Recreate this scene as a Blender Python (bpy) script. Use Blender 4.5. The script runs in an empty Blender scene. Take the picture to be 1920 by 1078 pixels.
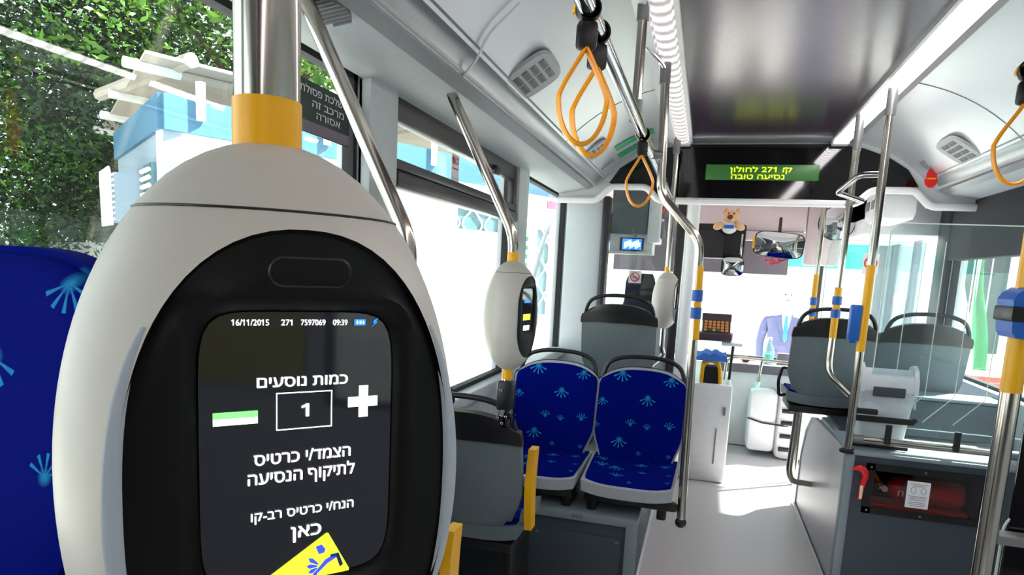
import bpy, bmesh, math, random
from mathutils import Vector, Matrix
from mathutils.geometry import tessellate_polygon
random.seed(7)
R = math.radians
SC = bpy.context.scene
COL = SC.collection

# ------------------------------------------------------------------ camera
# bus coordinates: X right, Y towards the windscreen, Z up, floor of the bus at Z = 0
F_PX, CX, CY = 1274.07, 943.0, 693.44
YAW, PITCH, ROLL = R(-16.0995), R(-8.42103), R(2.80908)
def _cam():
    cy, sy, cp, sp = math.cos(YAW), math.sin(YAW), math.cos(PITCH), math.sin(PITCH)
    f = Vector((sy*cp, cy*cp, sp)); r = Vector((cy, -sy, 0)); u = r.cross(f)
    cr, sr = math.cos(ROLL), math.sin(ROLL)
    return (cr*r + sr*u), (-sr*r + cr*u), f
_r, _u, _f = _cam()
cam = bpy.data.cameras.new('camera'); cam_o = bpy.data.objects.new('camera', cam); COL.objects.link(cam_o)
cam.sensor_fit = 'HORIZONTAL'; cam.sensor_width = 36.0; cam.lens = F_PX/1920*36
cam.shift_x = (960-CX)/1920; cam.shift_y = (CY-539)/1920
cam.clip_start = 0.02; cam.clip_end = 300
mw = Matrix((( _r.x, _u.x, -_f.x, 0), (_r.y, _u.y, -_f.y, 0), (_r.z, _u.z, -_f.z, 1.45), (0, 0, 0, 1)))
cam_o.matrix_world = mw
SC.camera = cam_o

# ------------------------------------------------------------------ light, exposure
SC.view_settings.view_transform = 'Standard'
try: SC.view_settings.look = 'None'
except Exception: pass
SC.view_settings.gamma = 1.0; SC.view_settings.use_curve_mapping = False
SC.view_settings.exposure = 0.3
SKY, SUN, LED_R, LED_L = 2.5, 27.0, 18.0, .95
w = bpy.data.worlds.new('sky'); SC.world = w; w.use_nodes = True
nt = w.node_tree; bg = nt.nodes['Background']
bg.inputs[0].default_value = (0.86, 0.93, 1.0, 1); bg.inputs[1].default_value = SKY
sun = bpy.data.lights.new('sun', 'SUN'); sun.energy = SUN; sun.angle = R(2); sun.color = (1, .96, .9)
so = bpy.data.objects.new('sun', sun); COL.objects.link(so)
so.rotation_euler = Vector((-.52, -.40, -.755)).to_track_quat('-Z', 'Y').to_euler(); so.location = (6, 2, 12)

# ------------------------------------------------------------------ materials
def lin(c):
    return tuple((x/255/12.92 if x/255 <= .04045 else ((x/255+.055)/1.055)**2.4) for x in c)
def pm(name, rgb, rough=.5, metal=0., spec=.5, noise=None, bump=None, coat=0.):
    m = bpy.data.materials.new(name); m.use_nodes = True
    t = m.node_tree; b = t.nodes['Principled BSDF']
    c = lin(rgb)
    b.inputs['Roughness'].default_value = rough; b.inputs['Metallic'].default_value = metal
    b.inputs['Specular IOR Level'].default_value = spec; b.inputs['Coat Weight'].default_value = coat
    sc, am = noise or (30, .06)
    tc = t.nodes.new('ShaderNodeTexCoord'); n = t.nodes.new('ShaderNodeTexNoise')
    n.inputs['Scale'].default_value = sc; n.inputs['Detail'].default_value = 4
    t.links.new(tc.outputs['Object'], n.inputs['Vector'])
    mx = t.nodes.new('ShaderNodeMix'); mx.data_type = 'RGBA'
    mx.inputs[6].default_value = tuple(x*(1-am) for x in c)+(1,); mx.inputs[7].default_value = tuple(min(1, x*(1+am)) for x in c)+(1,)
    t.links.new(n.outputs['Fac'], mx.inputs[0]); t.links.new(mx.outputs[2], b.inputs['Base Color'])
    if bump:
        n2 = t.nodes.new('ShaderNodeTexNoise'); n2.inputs['Scale'].default_value = bump[0]
        t.links.new(tc.outputs['Object'], n2.inputs['Vector'])
        bp = t.nodes.new('ShaderNodeBump'); bp.inputs['Strength'].default_value = bump[1]; bp.inputs['Distance'].default_value = .002
        t.links.new(n2.outputs['Fac'], bp.inputs['Height']); t.links.new(bp.outputs['Normal'], b.inputs['Normal'])
    return m
def glassm(name, tint, gloss=1.0, ior=1.45, haze=0.):
    m = bpy.data.materials.new(name); m.use_nodes = True; t = m.node_tree; t.nodes.clear()
    o = t.nodes.new('ShaderNodeOutputMaterial'); tr = t.nodes.new('ShaderNodeBsdfTransparent'); tr.inputs[0].default_value = tint+(1,)
    gl = t.nodes.new('ShaderNodeBsdfGlossy'); gl.inputs['Roughness'].default_value = .01; gl.inputs[0].default_value = (gloss, gloss, gloss, 1)
    # Schlick reflectance, the same from both faces of the sheet
    lw = t.nodes.new('ShaderNodeLayerWeight'); lw.inputs['Blend'].default_value = .5
    pw = t.nodes.new('ShaderNodeMath'); pw.operation = 'POWER'; pw.inputs[1].default_value = 5; t.links.new(lw.outputs['Facing'], pw.inputs[0])
    fr = t.nodes.new('ShaderNodeMapRange'); fr.inputs[3].default_value = ((ior-1)/(ior+1))**2; fr.inputs[4].default_value = .8; t.links.new(pw.outputs[0], fr.inputs[0])
    mx = t.nodes.new('ShaderNodeMixShader'); t.links.new(fr.outputs[0], mx.inputs[0]); t.links.new(tr.outputs[0], mx.inputs[1]); t.links.new(gl.outputs[0], mx.inputs[2])
    last = mx
    if haze:
        df = t.nodes.new('ShaderNodeBsdfDiffuse'); df.inputs[0].default_value = (.8, .85, .85, 1)
        m2 = t.nodes.new('ShaderNodeMixShader'); m2.inputs[0].default_value = haze
        t.links.new(mx.outputs[0], m2.inputs[1]); t.links.new(df.outputs[0], m2.inputs[2]); last = m2
    t.links.new(last.outputs[0], o.inputs[0])
    return m
def em(name, rgb, s):
    m = bpy.data.materials.new(name); m.use_nodes = True; t = m.node_tree; b = t.nodes['Principled BSDF']
    c = lin(rgb)+(1,); b.inputs['Base Color'].default_value = c; b.inputs['Emission Color'].default_value = c
    b.inputs['Emission Strength'].default_value = s; b.inputs['Roughness'].default_value = .4
    return m
def led_mat(name, s, lo):
    # LED modules along the strip: strength waves with their spacing
    m = bpy.data.materials.new(name); m.use_nodes = True; t = m.node_tree; b = t.nodes['Principled BSDF']
    tc = t.nodes.new('ShaderNodeTexCoord'); wv = t.nodes.new('ShaderNodeTexWave'); wv.bands_direction = 'Y'
    wv.inputs['Scale'].default_value = 3.6
    t.links.new(tc.outputs['Object'], wv.inputs['Vector'])
    mr = t.nodes.new('ShaderNodeMapRange'); mr.inputs[3].default_value = s*lo; mr.inputs[4].default_value = s
    t.links.new(wv.outputs['Fac'], mr.inputs[0]); t.links.new(mr.outputs[0], b.inputs['Emission Strength'])
    b.inputs['Emission Color'].default_value = (1, .93, .93, 1); b.inputs['Base Color'].default_value = (.35, .33, .34, 1)
    return m
def fabric(name):
    # royal blue plush with cyan fan-shaped prints
    m = bpy.data.materials.new(name); m.use_nodes = True; t = m.node_tree; b = t.nodes['Principled BSDF']; N = t.nodes.new; L = t.links.new
    b.inputs['Roughness'].default_value = .85; b.inputs['Specular IOR Level'].default_value = .03
    uv = N('ShaderNodeUVMap'); vo = N('ShaderNodeTexVoronoi'); vo.voronoi_dimensions = '2D'; vo.inputs['Scale'].default_value = 9.5; vo.inputs['Randomness'].default_value = .7
    L(uv.outputs[0], vo.inputs['Vector'])
    d = N('ShaderNodeVectorMath'); d.operation = 'SUBTRACT'; L(uv.outputs[0], d.inputs[0]); L(vo.outputs['Position'], d.inputs[1])
    sp = N('ShaderNodeSeparateXYZ'); L(d.outputs[0], sp.inputs[0])
    sc = N('ShaderNodeSeparateColor'); L(vo.outputs['Color'], sc.inputs[0])
    def mth(op, a, bb=None, clamp=False):
        n = N('ShaderNodeMath'); n.operation = op; n.use_clamp = clamp
        for i, v in enumerate((a, bb)):
            if v is None: continue
            if isinstance(v, (int, float)): n.inputs[i].default_value = v
            else: L(v, n.inputs[i])
        return n.outputs[0]
    flip = mth('SUBTRACT', mth('MULTIPLY', mth('GREATER_THAN', sc.outputs[0], .5), 2.), 1.)
    yy = mth('MULTIPLY', sp.outputs[1], flip)
    ang = mth('ARCTAN2', sp.outputs[0], yy)
    rad = mth('SQRT', mth('ADD', mth('MULTIPLY', sp.outputs[0], sp.outputs[0]), mth('MULTIPLY', yy, yy)))
    ray = mth('MULTIPLY', mth('SUBTRACT', mth('COSINE', mth('MULTIPLY', ang, 11.)), .35), 2.5, True)
    fan = mth('LESS_THAN', mth('ABSOLUTE', ang), 1.25)
    big = mth('ADD', mth('MULTIPLY', sc.outputs[1], .034), .010)
    inr = mth('LESS_THAN', rad, big)
    burst = mth('MULTIPLY', mth('MULTIPLY', ray, fan), inr)
    core = mth('MULTIPLY', mth('SUBTRACT', 1., mth('DIVIDE', rad, mth('MULTIPLY', big, .42)), True), 1.2, True)
    tot = mth('MULTIPLY', mth('MAXIMUM', burst, core), mth('GREATER_THAN', sc.outputs[2], .3), True)
    no = N('ShaderNodeTexNoise'); no.inputs['Scale'].default_value = 420; L(uv.outputs[0], no.inputs['Vector'])
    tot = mth('MULTIPLY', tot, mth('ADD', mth('MULTIPLY', no.outputs['Fac'], .9), .25), True)
    mx = N('ShaderNodeMix'); mx.data_type = 'RGBA'; mx.inputs[6].default_value = lin((0, 13, 106))+(1,); mx.inputs[7].default_value = lin((46, 150, 200))+(1,)
    L(tot, mx.inputs[0]); L(mx.outputs[2], b.inputs['Base Color'])
    bp = N('ShaderNodeBump'); bp.inputs['Strength'].default_value = .25; bp.inputs['Distance'].default_value = .001; L(no.outputs['Fac'], bp.inputs['Height']); L(bp.outputs[0], b.inputs['Normal'])
    return m
M = {}
M['wall'] = pm('pale grey moulded plastic', (196, 202, 205), .45)
M['silver'] = pm('silver duct panel', (200, 202, 207), .28, .4, noise=(3, .05))
M['silver_dk'] = pm('grey aluminium profile', (150, 152, 156), .3, .6)
M['trimwhite'] = pm('white trim plastic', (232, 232, 234), .35)
M['ceil'] = pm('dark glossy ceiling laminate', (72, 55, 74), .22, .4, .6, noise=(2, .05))
M['black'] = pm('black plastic', (16, 15, 17), .4)
M['blackgloss'] = pm('black gloss panel', (9, 8, 10), .06, 0, .6)
M['blackmat'] = pm('black matt bezel', (8, 7, 9), .5, 0, .2)
M['rubber'] = pm('black rubber', (22, 22, 24), .7)
M['darkframe'] = pm('dark window frame', (42, 38, 42), .35)
M['chrome'] = pm('brushed stainless steel', (196, 190, 180), .16, 1.0, noise=(60, .03))
M['chrome2'] = pm('polished chrome', (205, 204, 206), .1, 1.0, noise=(60, .03))
M['cast'] = pm('grey cast fitting', (128, 128, 130), .4, .5)
M['yellow'] = pm('signal yellow sleeve', (245, 178, 8), .35, noise=(40, .04))
M['orange'] = pm('orange yellow strap plastic', (244, 158, 16), .35)
M['seatgrey'] = pm('grey seat shell plastic', (106, 116, 120), .5, bump=(400, .15))
M['seatlight'] = pm('light grey seat shell', (168, 172, 176), .5)
M['fabric'] = fabric('blue plush with cyan fans')
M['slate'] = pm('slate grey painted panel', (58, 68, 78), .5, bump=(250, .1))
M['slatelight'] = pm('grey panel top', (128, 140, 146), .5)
M['floor'] = pm('speckled grey vinyl', (202, 197, 199), .42, noise=(420, .22))
M['mauve'] = pm('grey side cladding', (170, 166, 174), .4)
M['vwhite'] = pm('validator white plastic', (194, 190, 181), .42)
M['vlamp'] = pm('frosted grey light bar', (168, 178, 188), .3)
M['screen'] = em('lcd screen', (24, 25, 32), .35)
M['screen'].node_tree.nodes['Principled BSDF'].inputs['Roughness'].default_value = .05
M['txt'] = em('white screen text', (255, 255, 255), 1.6)
M['txtg'] = em('green screen symbol', (120, 255, 120), 1.3)
M['txtgw'] = em('pale green screen symbol', (225, 255, 225), 1.6)
M['txtb'] = em('blue screen icon', (40, 130, 255), 1.2)
M['cardy'] = em('lime card picture', (205, 240, 50), 1.0)
M['cardb'] = em('blue card mark', (60, 70, 230), 1.0)
M['cardn'] = em('navy card mark', (20, 20, 70), 1.0)
M['ledg'] = em('green lcd', (36, 84, 34), .55)
M['ledy'] = em('yellow led text', (240, 255, 20), 1.6)
M['stripR'] = led_mat('bright led tube', LED_R, .5)
M['stripL'] = led_mat('led tube with visible modules', LED_L, .22)
M['pane'] = glassm('clear window glass', (.93, .97, .96))
M['panetint'] = glassm('tinted window glass', (.42, .46, .46))
M['smoked'] = glassm('smoked glass', (.80, .74, .74))
M['tealtint'] = glassm('teal tint film', (.30, .80, .74))
M['acryl'] = glassm('acrylic panel', (.86, .92, .93), 1., 1.4, .03)
M['edge'] = pm('polished acrylic edge', (205, 225, 215), .3)
M['mirror'] = pm('mirror glass', (225, 228, 230), .03, 1.0)
M['blue'] = pm('blue plastic', (28, 98, 190), .4)
M['red'] = pm('red plastic', (216, 24, 28), .4)
M['extred'] = pm('extinguisher red enamel', (190, 22, 18), .3)
M['cream'] = pm('cream strip', (228, 220, 190), .5)
M['paper'] = pm('white paper', (228, 228, 232), .7)
M['inkred'] = pm('red ink', (205, 40, 48), .6)
M['inkgrey'] = pm('grey ink', (120, 120, 126), .6)
M['inkblack'] = pm('black ink', (24, 24, 26), .6)
M['signgreen'] = pm('dark green notice', (20, 46, 38), .5)
M['sticker'] = pm('green sticker', (24, 140, 96), .5)
M['pinkwhite'] = pm('warm white panel', (216, 200, 204), .5)
M['visor'] = pm('grey sun blind', (122, 112, 122), .8)
M['binwhite'] = pm('white bin plastic', (208, 216, 220), .4)
M['bag'] = glassm('clear bag film', (.9, .9, .92), 1., 1.5, .25)
M['tan'] = pm('tan plush', (226, 184, 142), .9, bump=(300, .6))
M['brown'] = pm('brown nose', (112, 40, 28), .6)
M['greycloth'] = pm('grey plush cloth', (148, 140, 146), .95)
M['pink'] = pm('pink ribbon', (232, 84, 120), .6)
M['machine'] = pm('dark brown machine case', (70, 54, 58), .5)
M['keys'] = pm('orange keys', (238, 164, 90), .5)
M['keysg'] = pm('teal keys', (30, 130, 110), .5)
M['bluecloth'] = pm('blue cloth', (60, 120, 215), .8)
M['navy'] = pm('navy suit cloth', (108, 110, 150), .85)
M['skin'] = pm('skin', (234, 204, 188), .55)
M['hair'] = pm('pale grey hair', (214, 208, 200), .8)
M['shirt'] = pm('white shirt', (232, 232, 236), .8)
M['bottle'] = glassm('clear bottle', (.85, .97, .95), 1., 1.4, .2)
M['cyan'] = pm('cyan liquid', (90, 215, 205), .3)
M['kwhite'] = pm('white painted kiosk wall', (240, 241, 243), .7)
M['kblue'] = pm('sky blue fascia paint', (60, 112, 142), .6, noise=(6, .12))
M['kside_shade'] = pm('grey blue side wall with painted shade', (138, 156, 170), .7)  # shade on the side wall is put into this darker colour
M['kroof'] = pm('weathered roof sheet', (178, 170, 158), .8, noise=(4, .15))
M['rafter'] = pm('white rafter', (226, 228, 226), .6)
M['lattice'] = pm('white iron lattice', (238, 238, 240), .5)
M['dimglass'] = pm('dim glazing behind lattice', (92, 128, 136), .2)
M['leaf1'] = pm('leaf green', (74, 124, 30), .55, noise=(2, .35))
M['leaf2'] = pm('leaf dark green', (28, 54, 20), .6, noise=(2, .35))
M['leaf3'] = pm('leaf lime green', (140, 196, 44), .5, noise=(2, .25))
for k in ('leaf1', 'leaf2', 'leaf3'):
    M[k].node_tree.nodes['Principled BSDF'].inputs['Transmission Weight'].default_value = 0.0
M['bark'] = pm('bark', (78, 62, 50), .9, bump=(30, .8))
M['pave'] = pm('pale paving', (196, 192, 186), .85, noise=(3, .1))
M['white2'] = pm('white rendered facade', (236, 236, 234), .8)
M['flagw'] = pm('white flag cloth', (238, 240, 244), .8)
M['flagb'] = pm('blue flag cloth', (70, 150, 215), .8)
M['flagg'] = pm('green flag cloth', (30, 160, 90), .8)
M['coral'] = pm('coral painted panel', (214, 96, 80), .6)
M['fence'] = pm('fence sheet', (176, 182, 180), .6)
M['dark'] = pm('dark interior cloth', (40, 40, 46), .9)
M['asphalt'] = pm('pale asphalt', (150, 148, 146), .9)
M['poster'] = pm('yellow notice board', (196, 190, 40), .6)
M['tealglass'] = pm('teal tinted panel', (100, 190, 180), .3)
M['darkteal'] = pm('dark shop glazing', (34, 58, 58), .25)
M['rearwall'] = pm('rear wall panel', (120, 126, 132), .6)

# ------------------------------------------------------------------ mesh helpers
class MB:
    def __init__(s): s.v = []; s.f = []; s.uv = {}
    def add(s, vs, fs, uvs=None):
        o = len(s.v); s.v += [Vector(v) for v in vs]; s.f += [tuple(i+o for i in f) for f in fs]
        if uvs:
            for i, q in enumerate(uvs): s.uv[o+i] = q
        return s
    def box(s, lo, hi, bev=0, rot=None, seg=2):
        lo, hi = Vector(lo), Vector(hi); c = (lo+hi)/2; d = hi-lo
        bm = bmesh.new(); bmesh.ops.create_cube(bm, size=1)
        for v in bm.verts: v.co = Vector((v.co.x*d.x, v.co.y*d.y, v.co.z*d.z))
        if bev: bmesh.ops.bevel(bm, geom=bm.edges[:], offset=min(bev, min(d)*.49), segments=seg, profile=.5, affect='EDGES')
        bm.verts.index_update()
        vs = [(rot @ v.co if rot else v.co)+c for v in bm.verts]; fs = [[v.index for v in f.verts] for f in bm.faces]; bm.free()
        return s.add(vs, fs)
    def tube(s, pts, r, n=12, closed=False, flat=1., caps=True, upv=None):
        pts = [Vector(p) for p in pts]; m = len(pts); rr = r if isinstance(r, (list, tuple)) else [r]*m
        tg = []
        for i in range(m):
            a = pts[i-1] if (i or closed) else pts[0]; b = pts[(i+1) % m] if (i < m-1 or closed) else pts[-1]
            tg.append((b-a).normalized())
        up = Vector(upv) if upv else (Vector((0, 0, 1)) if abs(tg[0].z) < .9 else Vector((1, 0, 0)))
        x = (up-up.dot(tg[0])*tg[0]).normalized(); vs = []; fs = []
        for i in range(m):
            x = (x-x.dot(tg[i])*tg[i]).normalized(); y = tg[i].cross(x)
            for k in range(n):
                a = 2*math.pi*k/n; vs.append(pts[i]+rr[i]*(math.cos(a)*x+flat*math.sin(a)*y))
        for i in range(m if closed else m-1):
            j = (i+1) % m
            for k in range(n): fs.append((i*n+k, i*n+(k+1) % n, j*n+(k+1) % n, j*n+k))
        if caps and not closed: fs.append(tuple(range(n))[::-1]); fs.append(tuple((m-1)*n+k for k in range(n)))
        return s.add(vs, fs)
    def lathe(s, prof, n=24, mtx=None):
        vs = []; fs = []; m = len(prof)
        for r, z in prof:
            for k in range(n):
                a = 2*math.pi*k/n; p = Vector((r*math.cos(a), r*math.sin(a), z)); vs.append(mtx @ p if mtx else p)
        for i in range(m-1):
            for k in range(n): fs.append((i*n+k, i*n+(k+1) % n, (i+1)*n+(k+1) % n, (i+1)*n+k))
        fs.append(tuple(range(n))[::-1]); fs.append(tuple((m-1)*n+k for k in range(n)))
        return s.add(vs, fs)
    def ell(s, c, rad, nu=16, nv=10, rot=None):
        c = Vector(c); vs = []; fs = []
        for i in range(nv+1):
            th = math.pi*i/nv
            for k in range(nu):
                a = 2*math.pi*k/nu; p = Vector((rad[0]*math.sin(th)*math.cos(a), rad[1]*math.sin(th)*math.sin(a), rad[2]*math.cos(th)))
                vs.append((rot @ p if rot else p)+c)
        for i in range(nv):
            for k in range(nu): fs.append((i*nu+k, (i+1)*nu+k, (i+1)*nu+(k+1) % nu, i*nu+(k+1) % nu))
        return s.add(vs, fs)
    def prism(s, poly, ax, d0, d1):
        # poly: 2-D outline in the plane across axis ax; extruded from d0 to d1
        def P3(p, d): return {'x': (d, p[0], p[1]), 'y': (p[0], d, p[1]), 'z': (p[0], p[1], d)}[ax]
        n = len(poly); vs = [P3(p, d0) for p in poly]+[P3(p, d1) for p in poly]
        fs = [tuple(range(n)), tuple(range(2*n-1, n-1, -1))]+[(i, i+n, (i+1) % n+n, (i+1) % n) for i in range(n)]
        return s.add(vs, fs)
    def slab(s, fr, bk, nu, nv):
        A = []; B = []; ua = []
        for j in range(nv+1):
            for i in range(nu+1):
                p = fr(i/nu*2-1, j/nv); A.append(p[:3]); ua.append((p[3], p[4]) if len(p) > 3 else (p[0], p[2]))
                q = bk(i/nu*2-1, j/nv); B.append(q[:3])
        n = len(A); W = nu+1; fs = []
        for j in range(nv):
            for i in range(nu):
                a = j*W+i; fs.append((a, a+1, a+W+1, a+W)); fs.append((n+a, n+a+W, n+a+W+1, n+a+1))
        ring = [i for i in range(W)]+[j*W+nu for j in range(1, nv+1)]+[nv*W+i for i in range(nu-1, -1, -1)]+[j*W for j in range(nv-1, 0, -1)]
        for k in range(len(ring)):
            a, b = ring[k], ring[(k+1) % len(ring)]; fs.append((a, n+a, n+b, b))
        return s.add(A+B, fs, ua+ua)
    def rings(s, rs, cap0=False, cap1=False):
        n = len(rs[0]); vs = [p for r in rs for p in r]; fs = []
        for i in range(len(rs)-1):
            for k in range(n): fs.append((i*n+k, (i+1)*n+k, (i+1)*n+(k+1) % n, i*n+(k+1) % n))
        if cap0: fs.append(tuple(range(n)))
        if cap1: fs.append(tuple((len(rs)-1)*n+k for k in range(n))[::-1])
        return s.add(vs, fs)
    def build(s, name, mat, parent=None, smooth=True, ang=35):
        me = bpy.data.meshes.new(name)
        off = ROOT.get(parent.name, Vector()) if parent else Vector()
        loc = Vector()
        if parent is None:
            xs = [v.x for v in s.v]; ys = [v.y for v in s.v]; zs = [v.z for v in s.v]
            loc = Vector(((min(xs)+max(xs))/2, (min(ys)+max(ys))/2, min(zs))); off = loc
        me.from_pydata([tuple(v-off) for v in s.v], [], s.f)
        bm = bmesh.new(); bm.from_mesh(me); bmesh.ops.recalc_face_normals(bm, faces=bm.faces); bm.to_mesh(me); bm.free()
        if s.uv:
            ul = me.uv_layers.new(name='UVMap')
            for lp in me.loops: ul.data[lp.index].uv = s.uv.get(lp.vertex_index, (0, 0))
        me.materials.append(M[mat] if isinstance(mat, str) else mat)
        if smooth:
            me.shade_smooth() if hasattr(me, 'shade_smooth') else [setattr(p, 'use_smooth', True) for p in me.polygons]
            me.set_sharp_from_angle(angle=R(ang))
        o = bpy.data.objects.new(name, me); COL.objects.link(o)
        o.parent = parent; o.location = loc
        ROOT[o.name] = off
        return o
ROOT = {}
def tag(o, label, cat, group=None):
    o['label'] = label; o['category'] = cat
    if group: o['group'] = group
    return o
def thing(name, label, cat, loc=(0, 0, 0), group=None):
    o = bpy.data.objects.new(name, None); COL.objects.link(o); o.location = loc; o.empty_display_size = .05
    ROOT[o.name] = Vector(loc)
    return tag(o, label, cat, group)
def struct(o): o['kind'] = 'structure'; return o
def copy_tree(o, parent=None):
    c = o.copy(); COL.objects.link(c); c.parent = parent
    for ch in list(o.children): copy_tree(ch, c)
    return c
def place(o, loc, rz=0, label=None):
    o.location = loc; o.rotation_euler = (0, 0, rz)
    if label: o['label'] = label
    return o
def fillet(pts, rad, n=6):
    pts = [Vector(p) for p in pts]; out = [pts[0]]
    for a, b, c in zip(pts, pts[1:], pts[2:]):
        d1 = (a-b); d2 = (c-b); r = min(rad, d1.length*.49, d2.length*.49)
        p, q = b+d1.normalized()*r, b+d2.normalized()*r
        for k in range(n+1):
            t = k/n; out.append((1-t)**2*p+2*t*(1-t)*b+t*t*q)
    return out+[pts[-1]]
def heb(s):
    out = ''; dig = ''
    for ch in reversed(s):
        if ch.isdigit(): dig = ch+dig
        else: out += dig+ch; dig = ''
    return out+dig
def V_(p): return Vector((p[0], p[1], 0))
def text(body, h, org, xd, zd, mat, parent, name='lettering', width=None, bold=.02, depth=.0004):
    # flat lettering centred at org; xd = reading direction to the right, zd = up; h = letter height
    c = bpy.data.curves.new('tmp', 'FONT'); c.body = body; c.size = 1; c.resolution_u = 3
    o = bpy.data.objects.new('tmp', c); COL.objects.link(o); bpy.context.view_layer.update()
    loops = []
    for sp_ in o.to_curve(bpy.context.evaluated_depsgraph_get()).splines:
        bp = sp_.bezier_points; lp = []
        for i in range(len(bp)):
            a, b = bp[i], bp[(i+1) % len(bp)]
            straight = (a.handle_right-a.co).cross(b.co-a.co).length < 1e-5 and (b.handle_left-b.co).cross(b.co-a.co).length < 1e-5
            for t in ((0,) if straight else (0, .25, .5, .75)):
                lp.append(a.co*(1-t)**3+a.handle_right*3*t*(1-t)**2+b.handle_left*3*t*t*(1-t)+b.co*t**3)
        loops.append([Vector((p.x, p.y, 0)) for p in lp])
        xs = [p.x for p in lp]; ys_ = [p.y for p in lp]
        if '1' in body and len(lp) == 4 and max(ys_)-min(ys_) > .6 and max(xs)-min(xs) < .15:     # flag of the figure one
            q = min(xs); loops.append([V_((q+.03, .68)), V_((q-.15, .57)), V_((q-.15, .46)), V_((q+.03, .55))])
    o.to_curve_clear(); bpy.data.objects.remove(o); bpy.data.curves.remove(c)
    def area(l): return sum(a.x*b.y-b.x*a.y for a, b in zip(l, l[1:]+l[:1]))/2
    def inside(p, l):
        k_ = False
        for a, b in zip(l, l[1:]+l[:1]):
            if (a.y > p.y) != (b.y > p.y) and p.x < (b.x-a.x)*(p.y-a.y)/(b.y-a.y)+a.x: k_ = not k_
        return k_
    ar = [area(l) for l in loops]; holes = {}
    for i, l in enumerate(loops):
        for j, m in enumerate(loops):
            if i != j and ar[i]*ar[j] < 0 and abs(ar[j]) > abs(ar[i]) and all(inside(p, m) for p in l): holes[i] = j
    vs = []; fs = []
    for j, m in enumerate(loops):
        if j in holes: continue
        grp = [m]+[loops[i] for i in holes if holes[i] == j]; o_ = len(vs); vs += [p for g_ in grp for p in g_]
        fs += [tuple(i+o_ for i in f) for f in tessellate_polygon(grp)]
    x0 = min(v.x for v in vs); x1 = max(v.x for v in vs); y0 = min(v.y for v in vs); y1 = max(v.y for v in vs)
    k = h/.7; kx = (width/(x1-x0)) if width else k
    xd, zd, org = Vector(xd), Vector(zd), Vector(org); nrm = xd.cross(zd)
    mb = MB()
    for j, (ex, ez) in enumerate(((0, 0), (bold, 0), (-bold, 0), (0, bold*.6), (0, -bold*.6))[:5 if bold else 1]):   # heavier strokes
        mb.add([org+xd*(v.x-(x0+x1)/2+ex)*kx+zd*(v.y-.35+ez)*k+nrm*(depth+.00003*j) for v in vs], fs)
    return mb.build(name, mat, parent, smooth=False)
def interp(poly, t):
    # point at parameter t along polyline
    L = [(Vector(b)-Vector(a)).length for a, b in zip(poly, poly[1:])]; T = sum(L)*t
    for a, b, l in zip(poly, poly[1:], L):
        if T <= l: return Vector(a)+(Vector(b)-Vector(a))*(T/l)
        T -= l
    return Vector(poly[-1])

# ================================================================== THE SETTING
YB, YF = -3.2, 6.7            # rear wall, windscreen
XL, XR, XC = -1.0, 1.48, .24
# floor
struct(MB().box((XL-.05, YB, -.06), (XR+.05, YF, 0)).build('floor', 'floor', smooth=False))
for i, x in enumerate((-.195, .672)):
    pass
# ceiling slab (dark glossy laminate between the light strips) and roof skin above
struct(MB().box((-.18, YB, 2.31), (.66, 4.66, 2.35)).build('ceiling', 'ceil', smooth=False))
o = struct(MB().box((XL-.1, YB-.05, 2.42), (XR+.1, YF+.1, 2.46)).build('roof', 'wall', smooth=False))
# left wall: panels around window openings
def wallpart(name, pieces, mat='wall', par=None):
    mb = MB()
    for lo, hi in pieces: mb.box(lo, hi)
    return mb.build(name, mat, par, smooth=False)
WZ0, WZ1 = .90, 1.985
wl = struct(wallpart('wall_left', [((XL-.08, YB, -.06), (XL, YF, WZ0)), ((XL-.08, YB, WZ1), (XL, YF, 2.44)),
    ((XL-.08, YB, WZ0), (XL, -1.9, WZ1)), ((XL-.08, -.35, WZ0), (XL, -.15, WZ1)),
    ((XL-.08, 1.855, WZ0), (XL, 2.045, WZ1)), ((XL-.08, 3.51, WZ0), (XL, 3.71, WZ1)), ((XL-.08, 4.94, WZ0), (XL, 5.25, WZ1))]))
# rounded pillar covers on the inside
for y0, y1 in ((1.855, 2.045), (3.51, 3.71)):
    MB().box((XL-.02, y0, WZ0-.02), (XL+.03, y1, WZ1), .012).build('pillar_cover', 'wall', wl)
MB().box((XL-.01, -.15, WZ0-.055), (XL+.045, 4.94, WZ0), .01).build('sill', 'wall', wl)
wr = struct(wallpart('wall_right', [((XR, YB, -.06), (XR+.08, 3.2, 1.0)), ((XR, YB, 1.93), (XR+.08, YF, 2.44)),
    ((XR, 3.2, -.06), (XR+.08, 4.95, .93)), ((XR, YB, 1.0), (XR+.08, -.4, 1.93)),
    ((XR, 1.2, 1.0), (XR+.08, 1.36, 1.93)), ((XR, 2.98, .93), (XR+.08, 3.2, 1.93)), ((XR, 4.95, -.06), (XR+.08, 5.2, 1.93)), ((XR, 6.5, -.06), (XR+.08, YF, 1.93))]))
MB().box((XR-.03, 2.2, 1.64), (XR, 5.0, 1.98), .01).build('dark_header', 'dark', wr)
MB().box((XR-.04, 4.97, .3), (XR+.01, 5.19, 1.98), .015).build('pillar_cover', 'darkframe', wr)
struct(wallpart('wall_rear', [((XL-.08, YB-.08, -.06), (XR+.08, YB, 2.44))], 'rearwall'))
struct(wallpart('wall_front', [((XL-.08, YF, -.06), (XR+.08, YF+.08, .72)), ((XL-.08, YF, 1.95), (XR+.08, YF+.08, 2.44)),
    ((XL-.08, YF-.02, .7), (XL+.03, YF+.08, 2.0)), ((XR-.06, YF-.02, .7), (XR+.08, YF+.08, 2.0))], 'wall'))
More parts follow.
